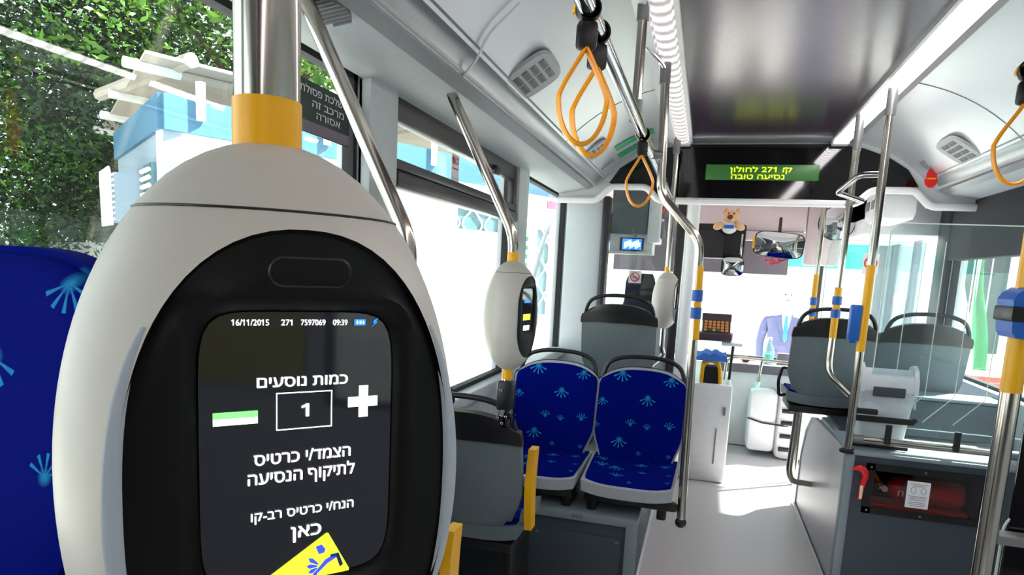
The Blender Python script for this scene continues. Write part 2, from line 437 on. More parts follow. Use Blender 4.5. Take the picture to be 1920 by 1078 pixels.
# windows of the left side
def window(n, y0, y1, z0, z1, x, tint='pane', bars=()):
    fr = MB()
    for lo, hi in (((y0, z0), (y0+.022, z1)), ((y1-.022, z0), (y1, z1)), ((y0, z0), (y1, z0+.02)), ((y0, z1-.02), (y1, z1))):
        fr.box((x-.03, lo[0], lo[1]), (x+.006, hi[0], hi[1]))
    w_ = struct(fr.build('window_%d' % n, 'rubber', smooth=False))
    MB().box((x-.016, y0+.01, z0+.01), (x-.011, y1-.01, z1-.01)).build('pane', tint, w_, smooth=False)
    return w_
window(1, -.15, 1.855, WZ0, WZ1, XL-.02)
w2 = window(2, 2.045, 3.51, WZ0, WZ1, XL-.02)
MB().box((XL-.03, 2.05, 1.905), (XL+.012, 3.505, 1.985), .006).build('top_rail', 'darkframe', w2)
mb = MB().box((XL-.025, 2.05, 1.695), (XL+.03, 3.505, 1.745), .008); mb.box((XL-.02, 2.05, 1.752), (XL+.022, 3.505, 1.785), .006)
mb.box((XL-.02, 2.05, 1.735), (XL+.01, 3.505, 1.76)); mb.build('sash_rail', 'darkframe', w2)
MB().box((XL-.02, 3.455, 1.75), (XL+.015, 3.505, 1.95), .006).build('sash_stile', 'darkframe', w2)
MB().box((XL+.0, 3.1, 1.885), (XL+.03, 3.16, 1.925), .006).build('latch', 'black', w2)
window(3, 3.71, 4.94, WZ0-.03, WZ1, XL-.02)
window(4, 5.25, 6.6, WZ0, WZ1, XL-.02)
window(5, 3.2, 4.95, .95, 1.66, XR+.03)
window(6, 1.36, 2.98, 1.0, 1.93, XR+.03, 'panetint')
window(7, -.4, 1.2, 1.0, 1.93, XR+.03, 'panetint')
window(8, -1.9, -.35, WZ0, WZ1, XL-.02)
# windscreen
wsx = struct(MB().box((XL, YF+.0, .72), (XR, YF+.03, .76)).build('window_9', 'rubber', smooth=False))
MB().box((XL+.03, YF+.02, .74), (XR-.06, YF+.026, 1.97)).build('pane', 'pane', wsx, smooth=False)
MB().box((.66, YF+.027, 1.60), (1.40, YF+.031, 1.90)).build('tint_band', 'tealtint', wsx, smooth=False)
MB().box((.93, YF-.01, .72), (1.0, YF+.05, 1.97), .01).build('centre_post', 'darkframe', wsx)
# front door (right side, open frame with glass leaves)
dr = struct(wallpart('door_1', [((XR+.0, 5.2, 1.86), (XR+.05, 6.5, 1.93)), ((XR, 5.2, .0), (XR+.05, 5.25, 1.93)), ((XR, 6.45, 0), (XR+.05, 6.5, 1.93)), ((XR, 5.845, 0), (XR+.05, 5.875, 1.93))], 'silver_dk'))
for a, b in ((5.25, 5.82), (5.9, 6.45)):
    MB().box((XR+.02, a, .02), (XR+.026, b, 1.86)).build('pane', 'pane', dr, smooth=False)

# overhead duct panels: cross-section swept along the bus
def arc(p0, p1, bulge, n=10):
    p0, p1 = Vector(p0), Vector(p1); d = p1-p0; nrm = Vector((-d.y, d.x)).normalized()
    return [p0+d*(k/n)+nrm*bulge*4*(k/n)*(1-k/n) for k in range(n+1)]
def duct(side):
    f = (lambda x: x) if side < 0 else (lambda x: 2*XC-x)
    inner = arc((-.705, 2.075), (-.30, 2.305), .035)
    prof = inner+[Vector((-.30, 2.40)), Vector((-.95, 2.40)), Vector((-.745, 2.10))]
    mb = MB().prism([(f(p.x), p.y) for p in prof], 'y', YB, 4.62)
    o = struct(mb.build('trim_%d' % (1 if side < 0 else 2), 'silver', ang=25))
    hd = [(-1.0, 1.975), (-.80, 2.005), (-.755, 2.03), (-.755, 2.1), (-1.0, 2.1)]
    MB().prism([(f(p[0]), p[1]) for p in hd], 'y', YB, 4.9).build('header', 'wall', o)
    rail = arc((-.765, 2.02), (-.69, 2.085), .012, 6)+[Vector((-.70, 2.10)), Vector((-.775, 2.04))]
    MB().prism([(f(p.x), p.y) for p in rail], 'y', YB, 4.55).build('aluminium_rail', 'silver_dk', o, ang=50)
    lip = [(-.80, 1.995), (-.76, 2.012), (-.76, 2.022), (-.80, 2.005)]
    MB().prism([(f(p[0]), p[1]) for p in lip], 'y', YB, 4.55).build('lip', 'silver_dk', o)
    for y in (-1.3, 1.0, 3.35):                     # panel joint: fine recess bead across the duct
        MB().tube([(f(p.x), y, p.y-.0005) for p in inner], .0022, 6).build('panel_joint', 'inkgrey', o)
    # light strip housing
    hs = [(-.30, 2.30), (-.255, 2.285), (-.25, 2.30), (-.175, 2.30), (-.17, 2.29), (-.155, 2.29), (-.155, 2.36), (-.30, 2.36)]
    MB().prism([(f(p[0]), p[1]) for p in hs], 'y', YB, 4.6).build('light_channel', 'silver_dk' if side > 0 else 'trimwhite', o)
    return o, f
dL, fL = duct(-1); dR, fR = duct(1)
for f, mat, lab, nm in ((fL, 'stripL', 'ribbed ceiling light strip left of the dark ceiling panel', 'L'), (fR, 'stripR', 'bright white ceiling light strip right of the dark ceiling panel', 'R')):
    t = thing('light_strip', lab, 'light', (f(-.212), 2.0, 2.28))
    pr = [(-.25, 2.299), (-.244, 2.284), (-.225, 2.277), (-.2, 2.277), (-.181, 2.284), (-.175, 2.299)]
    MB().prism([(f(p[0]), p[1]) for p in pr], 'y', YB+.05, 4.52).build('diffuser', mat, t, ang=60)
    MB().box((f(-.212)-.045, 4.52, 2.272), (f(-.212)+.045, 4.60, 2.302), .006).build('end_cap', 'trimwhite', t)

# front bulkhead above the driver's area
bl = [(-.665, 2.045), (-.60, 2.14), (-.487, 2.212), (-.35, 2.262), (-.186, 2.287), (.67, 2.287), (.83, 2.262), (.967, 2.212), (1.08, 2.14), (1.145, 2.045),
      (1.10, 2.035), (.90, 2.03), (.81, 1.955), (-.33, 1.955), (-.42, 2.03), (-.62, 2.035)]
sur = [(-1.0, 1.93), (-1.0, 2.42), (1.48, 2.42), (1.48, 1.93), (1.22, 1.93), (1.13, 2.02), (.90, 2.02), (.82, 1.925), (-.34, 1.925), (-.42, 2.02), (-.65, 2.02), (-.74, 1.93)]
bh = struct(MB().prism(sur, 'y', 4.62, 4.70).build('trim_3', 'wall', ang=20))
MB().prism(bl, 'y', 4.606, 4.63).build('glossy_panel', 'blackgloss', bh, ang=20)
low = [(-1.0, 4.60, 1.93), (-.74, 4.60, 1.93), (-.65, 4.60, 2.02), (-.42, 4.60, 2.02), (-.34, 4.60, 1.938), (.82, 4.60, 1.938), (.90, 4.60, 2.02), (1.13, 4.60, 2.02), (1.22, 4.60, 1.93), (1.48, 4.60, 1.93)]
MB().tube(fillet(low, .03, 4), .021, 10).build('lower_trim_bar', 'trimwhite', bh)
MB().box((-.17, 4.45, 2.295), (.65, 4.64, 2.33), .008).build('upper_trim_bar', 'silver_dk', bh)
MB().box((-.33, 4.585, 1.922), (.82, 4.66, 1.954), .006).build('cross_bar', 'trimwhite', bh)
# front vault beyond the bulkhead
fv = struct(MB().box((XL, 4.70, 2.10), (XR, 6.66, 2.14)).build('trim_4', 'pinkwhite', smooth=False))
MB().box((-.12, 6.02, 1.86), (.735, 6.10, 2.11), .012).build('header_panel', 'pinkwhite', fv)
MB().box((.742, 6.02, 1.60), (1.0, 6.10, 2.11), .012).build('header_panel', 'pinkwhite', fv)
MB().box((-.115, 6.0, 1.78), (.735, 6.06, 1.856), .012).build('header_lip', 'pinkwhite', fv)
MB().box((-1.0, 6.05, 1.86), (-.13, 6.10, 2.11), .012).build('header_panel', 'pinkwhite', fv)
MB().box((1.0, 5.2, 1.80), (1.48, 6.5, 2.10), .03).build('door_gear_cover', 'trimwhite', fv)
MB().box((1.0, 4.75, 1.86), (1.2, 6.3, 2.10), .05).build('air_duct_cover', 'trimwhite', fv)
for k, y in enumerate((4.95, 5.12)):
    MB().box((.992, y, 1.95), (1.004, y+.1, 2.01), .008).build('nozzle', 'inkgrey', fv)
# driver's partition: white pillar, dark posts, lower panel
dp = struct(MB().box((-1.0, 4.90, 0), (-.735, 4.98, 1.96), .02).build('trim_5', 'wall'))
MB().box((-.735, 4.86, .0), (-.685, 4.98, 1.99), .012).build('dark_post', 'darkframe', dp)
MB().box((-.222, 4.86, .0), (-.165, 4.97, 1.99), .01).build('dark_post', 'darkframe', dp)
MB().lathe([(.042, 0), (.042, 1.98)], 20, Matrix.Translation((-.118, 4.86, 0))).build('white_post', 'trimwhite', dp)
MB().box((-.72, 4.92, .0), (-.2, 4.95, 1.12), .008).build('lower_panel', 'seatlight', dp)
MB().box((-.69, 4.95, 1.12), (-.22, 4.956, 1.96)).build('pane', 'pane', dp, smooth=False)
# ---------------------------------------------------------------- poles and rails
PR = .0175
def pole(label, pts, rad=PR, sleeves=(), tops=(), group=None, fr=.05, mat='chrome', name='handrail_pole'):
    pth = fillet(pts, fr) if len(pts) > 2 else [Vector(p) for p in pts]
    base = min(pth, key=lambda p: p.z)
    t = thing(name, label, 'handrail', base, group)
    MB().tube(pth, rad, 20).build('tube', mat, t, ang=60)
    for a, b in sleeves: MB().tube([a, b], rad+.0008, 20).build('yellow_sleeve', 'yellow', t, ang=60)
    for a, b, r in tops: 
        MB().tube([a, b], r, 16).build('fitting', 'cast', t, ang=60)
    return t
def V(*a): return Vector(a)

# ---------------------------------------------------------------- ticket validators
def sel(th, a, b, n): return (abs(math.cos(th)/a)**n+abs(math.sin(th)/b)**n)**(-1/n)
def validator():
    A, Cc, B = .108, .18, .098; NT = 96
    t = thing('ticket_validator', 'x', 'validator', (0, 0, 0), 'ticket validators on poles')
    TH = [2*math.pi*k/NT for k in range(NT)]
    def Rs(th): return sel(th, A, Cc, 2.05)
    def Rf(th): return sel(th, .0835, .132, 2.25)
    def fy(th, r): return -B*math.sqrt(max(0, 1-(r/Rs(th))**2))
    def ring(fr, yf, zc=0): return [V(fr(th)*math.cos(th), yf(th, fr(th)), fr(th)*math.sin(th)+zc) for th in TH]
    body = []
    for k in range(9):
        q = k/8; q = math.sin(q*math.pi/2)
        body.append(ring(lambda th, q=q: Rf(th)*(1-q)+Rs(th)*q, fy))
    for k in range(1, 12):
        q = math.cos(k/11.5*math.pi/2)
        body.append(ring(lambda th, q=q: Rs(th)*q, lambda th, r: B*.86*math.sqrt(max(0, 1-(r/Rs(th))**2))))
    sh = MB().rings(body, cap1=True).build('shell', 'vwhite', t, ang=70)
    z0 = .1405                                           # joint between cap and shell
    def seam(zq):
        xm = A*(1-(zq/Cc)**2.05)**(1/2.05); out = []
        for k in range(NT):
            a = 2*math.pi*k/NT; x = xm*math.cos(a); q = (abs(x/A)**2.05+(zq/Cc)**2.05)**(1/2.05)
            out.append(V(x*1.001, (B*.86 if math.sin(a) > 0 else -B)*math.sqrt(max(0, 1-q*q))*1.001, zq))
        return out
    MB().tube(seam(z0), .0007, 6, closed=True).build('cap_joint', 'black', sh)
    # black front: groove, bowl, lip round the screen
    ys = -.060
    SW, SH, SZ = .0485, .070, .022
    def sq(k): return lambda th: sel(th, SW*k, SH*k**.6, 7)
    r0 = ring(Rf, fy); r1 = ring(lambda th: Rf(th)*.985, lambda th, r: fy(th, Rf(th))+.003)
    def mixr(a):
        return [V(*(Vector((sq(1.22)(th)*math.cos(th), ys-.0045, sq(1.22)(th)*math.sin(th)+SZ))*a+Vector((Rf(th)*.985*math.cos(th), fy(th, Rf(th))+.003, Rf(th)*.985*math.sin(th)))*(1-a))) for th in TH]
    bz = MB().rings([r0, r1, mixr(.35), mixr(.7), mixr(1.), ring(sq(1.12), lambda th, r: ys-.0035, SZ), ring(sq(1.03), lambda th, r: ys, SZ), ring(sq(1.0), lambda th, r: ys+.004, SZ)]).build('bezel', 'blackmat', t, ang=40)
    s = MB().rings([ring(sq(1.0), lambda th, r: ys+.0015, SZ), ring(sq(.5), lambda th, r: ys+.0015, SZ)], cap1=True).build('screen', 'screen', t, smooth=False)
    for sg in (-1, 1):                                   # long frosted light bars beside the bezel
        pts = []; rr = []
        for k in range(25):
            a = (k/24-.5)*2*.88; th = a if sg > 0 else math.pi-a
            r = Rf(th)*1.022; pts.append(V(r*math.cos(th), fy(th, r)-.0005, r*math.sin(th))); rr.append(.0010+.0034*math.cos((k/24-.5)*math.pi)**.7)
        MB().tube(pts, rr, 8, flat=.55, upv=(1, 0, 0)).build('light_bar', 'vlamp', t, ang=60)
    # pill-shaped embossed outline above the screen
    pl = [V(.0125*(1 if c > 0 else -1)+.0068*c, -.0, .0068*s_) for c, s_ in ((math.cos(2*math.pi*k/32), math.sin(2*math.pi*k/32)) for k in range(32))]
    pts = []
    for p in pl:
        zz = p.z+.112; pts.append(V(p.x, ys-.0045-(zz-.09)*.28-.0022, zz))
    MB().tube(pts, .0006, 5, closed=True).build('embossed_outline', 'black', bz)
    return t, s, ys
val, vscreen, VYS = validator()
# the picture on the near screen (flat print on the lit panel)
def scr(x, y): return V((x-556)*.000268, VYS+.0011, .087-(y-604)*.000270)
X1, Z1 = (1, 0, 0), (0, 0, 1)
def near_picture(s):
    def T(b, x, y, w, h, mat='txt', bold=.007): text(b, h*.000268, scr(x, y), X1, Z1, mat, s, 'screen_text', w*.000268, bold)
    T('16/11/2015', 463, 604, 64, 11); T('271', 527, 604, 20, 11); T('7597069', 576, 604, 46, 11); T('09:39', 628, 604, 28, 11)
    T(heb('כמות נוסעים'), 559, 712, 170, 21, bold=.018)
    T('1', 562, 769, 13, 25, bold=.015)
    T(heb('הצמד/י כרטיס'), 560, 856, 184, 23, bold=.018); T(heb('לתיקוף הנסיעה'), 559, 892, 204, 24, bold=.018)
    T(heb('הנח/י כרטיס רב-קו'), 561, 965, 198, 18, bold=.015); T(heb('כאן'), 565, 1006, 58, 26, bold=.018)
    def rect(x0, y0, x1, y1, mat, name, d=0):
        mb = MB(); e = V(0, -.0002-d, 0)
        mb.add([scr(x0, y0)+e, scr(x1, y0)+e, scr(x1, y1)+e, scr(x0, y1)+e], [(0, 1, 2, 3)]); return mb.build(name, mat, s, smooth=False)
    rect(398, 764, 475, 776, 'txtg', 'minus_sign'); rect(398, 776, 475, 788, 'txtgw', 'minus_sign')
    rect(668, 728, 687, 791, 'txtgw', 'plus_sign'); rect(646, 750, 707, 770, 'txtgw', 'plus_sign', .00005)
    for a in ((508, 734, 614, 736), (508, 803, 614, 805), (508, 734, 510, 805), (612, 734, 614, 805)): rect(*a, 'txt', 'counter_frame')
    rect(656, 598, 679, 610, 'txtb', 'battery_icon')
    for k in range(3): rect(661+k*6, 601, 664+k*6, 607, 'txt', 'battery_cell', .00006)
    mb = MB(); mb.add([scr(*p)+V(0, -.0003, 0) for p in ((706, 595), (696, 600), (694, 605), (699, 604), (691, 614), (704, 603), (700, 602))], [(0, 1, 2, 3, 6), (3, 4, 5), (3, 5, 6)]); mb.build('bolt_icon', 'txtb', s, smooth=False)
    # card picture: lime rectangle turned, blue flourish
    import cmath
    def cp(u, v_): # card coords, origin at top corner (608,1018), u along left-down edge, v along right-down edge
        return scr(608-.85*u+.47*v_, 1018+.52*u+.88*v_)
    mb = MB(); mb.add([cp(*q)+V(0, -.0002, 0) for q in ((3, 0), (150, 0), (153, 3), (153, 97), (150, 100), (3, 100), (0, 97), (0, 3))], [tuple(range(8))]); mb.build('card_picture', 'cardy', s, smooth=False)
    def blob(pts, mat, nm): 
        mb = MB(); mb.add([cp(*q)+V(0, -.0004, 0) for q in pts], [tuple(range(len(pts)))]); mb.build(nm, mat, s, smooth=False)
    blob([(22, 14), (34, 10), (36, 28), (26, 32), (20, 28)], 'cardb', 'card_mark')
    for k in range(4):
        a = math.pi*(.62+.16*k); c, q = math.cos(a), math.sin(a); bx_, by = 44, 52
        L_ = 34-3*k
        blob([(bx_-c*8+q*1.5, by-q*8-c*1.5), (bx_-c*L_*.75+q*5, by-q*L_*.75-c*5), (bx_-c*L_, by-q*L_), (bx_-c*L_*.75-q*4, by-q*L_*.75+c*4), (bx_-c*8-q*1.5, by-q*8+c*1.5)], 'cardb', 'card_mark')
    blob([(8, 50), (30, 46), (52, 52), (56, 60), (30, 56), (10, 58)], 'cardb', 'card_mark')
    blob([(2, 52), (18, 44), (20, 50), (10, 56), (14, 80), (6, 80)], 'cardn', 'card_mark')
# far validators show a dimmer picture: copy before the near text is added
v2 = copy_tree(val); v3 = copy_tree(val)
near_picture(vscreen)
place(val, (-.235, .335, 1.332), R(49), 'large white oval ticket validator with lit screen, nearest the camera')
place(v2, (-.605, 2.15, 1.30), R(82), 'white oval ticket validator on bent pole in front of the left blue seat')
place(v3, (-.232, 4.42, 1.305), R(84), 'small distant white oval ticket validator beside the driver partition post')
for vv, sx in ((v2, 1),):
    sc_ = [c for c in vv.children if c.name.startswith('screen')][0]
    for z, w_, h_, m_ in ((.05, .05, .008, 'txtb'), (.0, .06, .02, 'cardy'), (-.035, .05, .016, 'txt'), (-.055, .04, .01, 'cardy')):
        mb = MB(); y = VYS+.0008; mb.add([(-w_/2, y, z-h_/2), (w_/2, y, z-h_/2), (w_/2, y, z+h_/2), (-w_/2, y, z+h_/2)], [(0, 1, 2, 3)]); oo = mb.build('screen_text', m_, sc_, smooth=False)
        for vtx in oo.data.vertices: pass
# poles that carry them
pole('thick steel pole with yellow sleeve rising from the nearest validator', [V(-.238, .335, 0), V(-.238, .335, 2.32)], sleeves=[(V(-.238, .335, 1.495), V(-.238, .335, 1.534))])
BC = .17
def validator_pole(y, label, clampz, withsleeve):
    top = V(-.87 if withsleeve else -.895, y, 2.06); p = [top, V(-.605, y, 1.56 if withsleeve else 1.50), V(-.605, y, 1.0 if withsleeve else 1.02)]
    t = pole(label, p, sleeves=[(V(-.605, y, 1.468), V(-.605, y, 1.505)), (V(-.605, y, 1.09), V(-.605, y, 1.125))] if withsleeve else (), fr=.05)
    MB().box((-.905, y-.03, 2.035), (-.82, y+.03, 2.085), .01).build('ceiling_bracket', 'cast', t)
    mb = MB().box((-.632, y-.03, .985), (-.578, y+.03, 1.085), .01); mb.build('clamp', 'black', t)
    mb = MB().box((-.625, y-.034, .925), (-.575, y+.03, .995), .018); mb.build('clamp_jaw', 'blackgloss', t)
    for dx, z in ((-.008, 1.055), (.012, .968), (-.016, .962), (.0, .945)):
        MB().lathe([(.005, 0), (.005, .004), (.003, .006)], 10, Matrix.Translation((-.605+dx, y-.033, z)) @ Matrix.Rotation(R(90), 4, 'X')).build('bolt', 'chrome2', t)
    return t
validator_pole(2.15, 'slanted steel pole bending down into the middle validator', .96, True)
validator_pole(1.34, 'slanted steel pole crossing the first window behind the nearest validator', .96, False)
# seat pole with the double bend
sp = pole('steel pole with double bend and yellow and blue bands beside the right blue seat', [V(-.222, 2.86, 2.24), V(-.203, 2.86, 1.775), V(-.035, 2.86, 1.60), V(-.012, 2.86, .44)],
     sleeves=[(V(-.030, 2.86, 1.50), V(-.0235, 2.86, 1.205))], tops=[(V(-.222, 2.86, 2.20), V(-.2235, 2.86, 2.30), .021)])
for z0, z1 in ((1.405, 1.36), (1.335, 1.29)):
    MB().tube([V(-.027, 2.86, z0), V(-.027, 2.86, z1)], .0215, 18).build('blue_band', 'blue', sp)
MB().box((-.038, 2.836, 1.338), (-.014, 2.846, 1.356), .002).build('stop_label', 'yellow', sp)
MB().ell((-.012, 2.86, .43), (.024, .024, .024)).build('end_knob', 'black', sp)
MB().box((-.17, 2.83, .475), (-.03, 2.875, .515), .012).build('seat_bracket', 'black', sp)
# overhead rail with straps, with hangers
rl = pole('overhead steel rail carrying the hanging straps on the left', [V(-.25, -1.8, 1.93), V(-.25, 4.42, 1.93)], .0175, mat='chrome2', name='overhead_rail')
def hanger(t, x, y, z0, z1):
    MB().tube([V(x, y, z0+.05), V(x, y, z1-.07)], .0155, 18).build('hanger_tube', 'chrome', t, ang=60)
    MB().tube([V(x, y, z0-.012), V(x, y, z0+.055)], .0195, 18).build('lower_socket', 'cast', t, ang=60)
    MB().tube([V(x, y, z1-.075), V(x, y, z1)], .0195, 18).build('upper_socket', 'cast', t, ang=60)
    MB().lathe([(.004, 0), (.004, .003)], 8, Matrix.Translation((x, y-.019, z0+.03)) @ Matrix.Rotation(R(90), 4, 'X')).build('rivet', 'chrome2', t)
hanger(rl, -.262, 2.3, 1.95, 2.32)
MB().tube([V(-.25, 2.84, 1.93), V(-.213, 2.86, 1.93)], .019, 14).build('joint', 'cast', rl)
MB().tube(fillet([V(-.29, 2.72, 2.30), V(-.235, 2.82, 2.27), V(-.222, 2.86, 2.25)], .03), .009, 10).build('stay', 'chrome2', rl)
rr_ = pole('overhead steel rail on the right holding the strap at the frame edge', [V(.632, -1.8, 1.93), V(.632, 1.825, 1.93)], .0175, mat='chrome2', name='overhead_rail')
hanger(rr_, .632, 1.2, 1.95, 2.32)
# pole of the far validator
pole('far steel pole holding the smallest validator', [V(-.24, 4.42, 2.30), V(-.232, 4.42, 1.0), V(-.215, 4.42, .96), V(-.36, 4.40, .82)], .0165, sleeves=[(V(-.236, 4.42, 1.483), V(-.2365, 4.42, 1.515))],
     tops=[(V(-.24, 4.42, 2.2), V(-.2405, 4.42, 2.3), .021)], fr=.08)
# poles on the right
def blueband(t, x, y, z0, z1):
    zm = (z0+z1)/2
    for a, b in ((z0, zm-.012), (zm+.012, z1)): MB().tube([V(x, y, a), V(x, y, b)], PR+.006, 16).build('blue_band', 'blue', t)
    MB().box((x-.012, y-PR-.012, zm-.011), (x+.012, y-PR-.002, zm+.011), .002).build('stop_label', 'yellow', t)
pA = pole('steel pole with yellow sleeve standing on the corner of the extinguisher cabinet', [V(.685, 3.33, .715), V(.685, 3.33, 2.30)], sleeves=[(V(.685, 3.33, 1.165), V(.685, 3.33, 1.545))], tops=[(V(.685, 3.33, 2.17), V(.685, 3.33, 2.30), .021)])
MB().lathe([(.036, .705), (.036, .715), (.024, .722)], 20, Matrix.Translation((.685, 3.33, 0))).build('foot_flange', 'black', pA)
MB().tube(fillet([V(.69, 3.33, 1.93), V(.60, 3.36, 1.93), V(.53, 3.42, 1.862), V(.70, 3.75, 1.862), V(.665, 3.95, 1.862)], .025), .0125, 12).build('grab_loop', 'chrome2', pA)
pB = pole('steel pole ending in an elbow behind the right grey seat backs', [V(.663, 3.86, 2.30), V(.655, 3.86, 1.04), V(.665, 3.84, .985), V(.76, 3.80, .90)], sleeves=[(V(.657, 3.86, 1.44), V(.656, 3.86, 1.18))], tops=[(V(.663, 3.86, 2.12), V(.663, 3.86, 2.3), .021)], fr=.06)
blueband(pB, .6565, 3.86, 1.285, 1.395)
pC = pole('thin steel pole with yellow and blue bands near the front door', [V(.735, 5.2, 2.06), V(.735, 5.2, .0)], sleeves=[(V(.735, 5.2, 1.52), V(.735, 5.2, 1.1))])
blueband(pC, .735, 5.2, 1.23, 1.36)
bb = MB().box((.625, 3.31, 1.21), (.672, 3.36, 1.37), .01); bb.box((.633, 3.325, 1.20), (.66, 3.345, 1.215), .004)
tag(bb.build('stop_button', 'blue'), 'blue stop button box on the cabinet corner pole', 'button')
pD = pole('steel pole with long yellow sleeve at the right edge of the picture', [V(.575, 1.5, .0), V(.575, 1.5, 2.32)], sleeves=[(V(.575, 1.5, 1.265), V(.575, 1.5, 1.60))])
t = thing('stop_button', 'blue stop request box with black middle on the right edge pole', 'button', (.55, 1.48, 1.34))
mb = MB(); pr = [(.545, 1.38), (.552, 1.37), (.58, 1.368), (.592, 1.378), (.597, 1.41), (.593, 1.45), (.58, 1.463), (.56, 1.463), (.546, 1.452), (.54, 1.44)]
mb.prism(pr, 'y', 1.455, 1.53); mb.build('housing', 'blue', t, ang=30)
MB().box((.538, 1.449, 1.40), (.599, 1.535, 1.428), .004).build('push_bar', 'black', t)
t = thing('dark_screen', 'dark tinted screen panel with green glass edge at the lower right corner', 'partition', (.95, 1.56, .1))
MB().box((.625, 1.545, .12), (1.46, 1.555, 1.27), .003).build('sheet', 'blackgloss', t)
MB().tube(fillet([V(.618, 1.548, .12), V(.618, 1.548, 1.0), V(.66, 1.548, 1.03), V(1.4, 1.548, 1.03)], .03), .0028, 6).build('glass_edge', 'edge', t)
MB().box((.575, 1.49, .965), (.70, 1.53, .985), .004).build('bracket', 'cast', t)
# ---------------------------------------------------------------- hanging straps
def strap():
    t = thing('hanging_strap', 'x', 'strap', (0, 0, 0), 'orange hanging straps')
    # collar round the rail (rail runs along local Y, its axis at z = 0)
    MB().tube([V(.0215*math.cos(a), 0, .0215*math.sin(a)) for a in [2*math.pi*k/28 for k in range(28)]], .012, 8, closed=True, flat=.25, upv=(0, 1, 0)).build('black_collar', 'black', t)
    MB().tube([V(.0235*math.cos(a), .017, .0235*math.sin(a)) for a in [R(-110)+R(300)*k/24 for k in range(25)]], .012, 8, flat=.25, upv=(0, 1, 0)).build('yellow_collar', 'yellow', t)
    mb = MB().box((-.019, -.014, -.072), (.019, .014, -.022), .008); mb.build('buckle', 'black', t)
    pts = []
    for k in range(49):
        q = k/48*2*math.pi
        z = -.155+.085*math.cos(q); w_ = .046*math.sin(q)*(1-.0)*(1 if math.cos(q) < 0 else (1-.75*math.cos(q)**1.1))
        pts.append(V(w_, 0, z))
    pts = pts[1:-1]
    MB().tube([V(.003, 0, -.066)]+pts+[V(-.003, 0, -.066)], .0125, 10, flat=.36, upv=(0, 1, 0)).build('loop', 'orange', t, ang=60)
    return t
s0 = strap(); cps = [s0]+[copy_tree(s0) for _ in range(3)]
for o, (x, y, rz, lab) in zip(cps, ((-.25, 1.315, R(22), 'orange hanging strap, largest and nearest at the top of the picture'), (-.25, 1.44, R(30), 'orange hanging strap just behind the largest one'),
        (-.25, 2.46, R(12), 'orange hanging strap alone, halfway along the left rail'), (.632, 1.80, R(-10), 'orange hanging strap cut off by the right picture edge'))):
    place(o, (x, y, 1.93), rz, lab)

# ---------------------------------------------------------------- seats
def smooth01(a): a = max(0, min(1, a)); return a*a*(3-2*a)
def seat(back_only_grey=False, handle=True):
    """local: faces -Y, z = 0 is the underside of the shell; backrest near y = 0"""
    t = thing('bus_seat', 'x', 'seat', (0, 0, 0))
    Hb, Wd = .435, .205
    def hw(v_): 
        w0 = .165+.04*smooth01(v_/.35)
        return w0*(1-.16*max(0, (v_-.82)/.18)**3)
    def bx(s, v_): return hw(v_)*s
    def bz(s, v_): return .075+Hb*v_-.028*abs(s)**2.6*v_-.012*(v_ > .95)*abs(s)**4
    def by(s, v_): return .02+.105*v_-.03*s*s-.0*v_
    sh = MB().slab(lambda s, v_: (bx(s*1.035, v_), by(s, v_)-.004, bz(s, v_*1.01)), lambda s, v_: (bx(s*1.035, v_), by(s, v_)+.034-.006*s*s, bz(s, v_*1.01)), 16, 18)
    # shell wraps forward under the seat
    sh.slab(lambda s, v_: (.2*s*(1-.05*v_), .05-.415*v_, .008+.012*(1-v_)**2+.02*abs(s)**3), lambda s, v_: (.205*s*(1-.05*v_), .055-.42*v_, .055+.02*abs(s)**3+.02*(1-v_)), 12, 12)
    sh.build('shell', 'seatgrey' if back_only_grey else 'seatlight', t, ang=50)
    MB().slab(lambda s, v_: (bx(s*.985, .02+.965*v_), by(s, v_)-.026+.012*s**6+.010*(v_ > .97), bz(s, .03+.955*v_), bx(s, v_), bz(s, v_)), lambda s, v_: (bx(s*.985, .02+.965*v_), by(s, v_)-.003, bz(s, .03+.955*v_)), 16, 18).build('back_pad', 'fabric', t, ang=60)
    MB().slab(lambda s, v_: (.192*s*(1-.06*v_), .03-.385*v_, .088-.012*v_+.012*s*s-.03*max(0, v_-.85)/.15, .192*s, -.7-.4*v_), lambda s, v_: (.192*s*(1-.06*v_), .03-.39*v_, .05), 14, 14).build('seat_pad', 'fabric', t, ang=60)
    if handle:
        zt = .075+Hb
        pts = [V(-.195, .105, zt-.09), V(-.19, .118, zt-.03), V(-.165, .128, zt+.025), V(-.10, .132, zt+.05), V(0, .134, zt+.057), V(.10, .132, zt+.05), V(.165, .128, zt+.025), V(.19, .118, zt-.03), V(.195, .105, zt-.09)]
        MB().tube(fillet(pts, .05, 3), .0105, 10, flat=1.15).build('handle', 'black', t, ang=60)
        MB().slab(lambda s, v_: (bx(s*1.06, .80+.21*v_), by(s, .8+.2*v_)+.004, bz(s, .80+.21*v_)+.004*v_), lambda s, v_: (bx(s*1.06, .80+.21*v_), by(s, .8+.2*v_)+.041-.006*s*s, bz(s, .80+.21*v_)-(.012*(1-s*s) if v_ < .01 else 0)), 16, 5).build('top_band', 'black', t, ang=50)
    return t
seatB = seat(); 
seatB2 = copy_tree(seatB)
place(seatB2, (-.66, 3.17, .50), 0, 'blue patterned bus seat next to the window, facing the camera')
place(seatB, (-.245, 3.17, .50), 0, 'blue patterned bus seat on the aisle, facing the camera')
for o in (seatB, seatB2): o['group'] = 'blue seats over the wheel box'
seatG = seat(True)
gs = [seatG]+[copy_tree(seatG) for _ in range(4)]
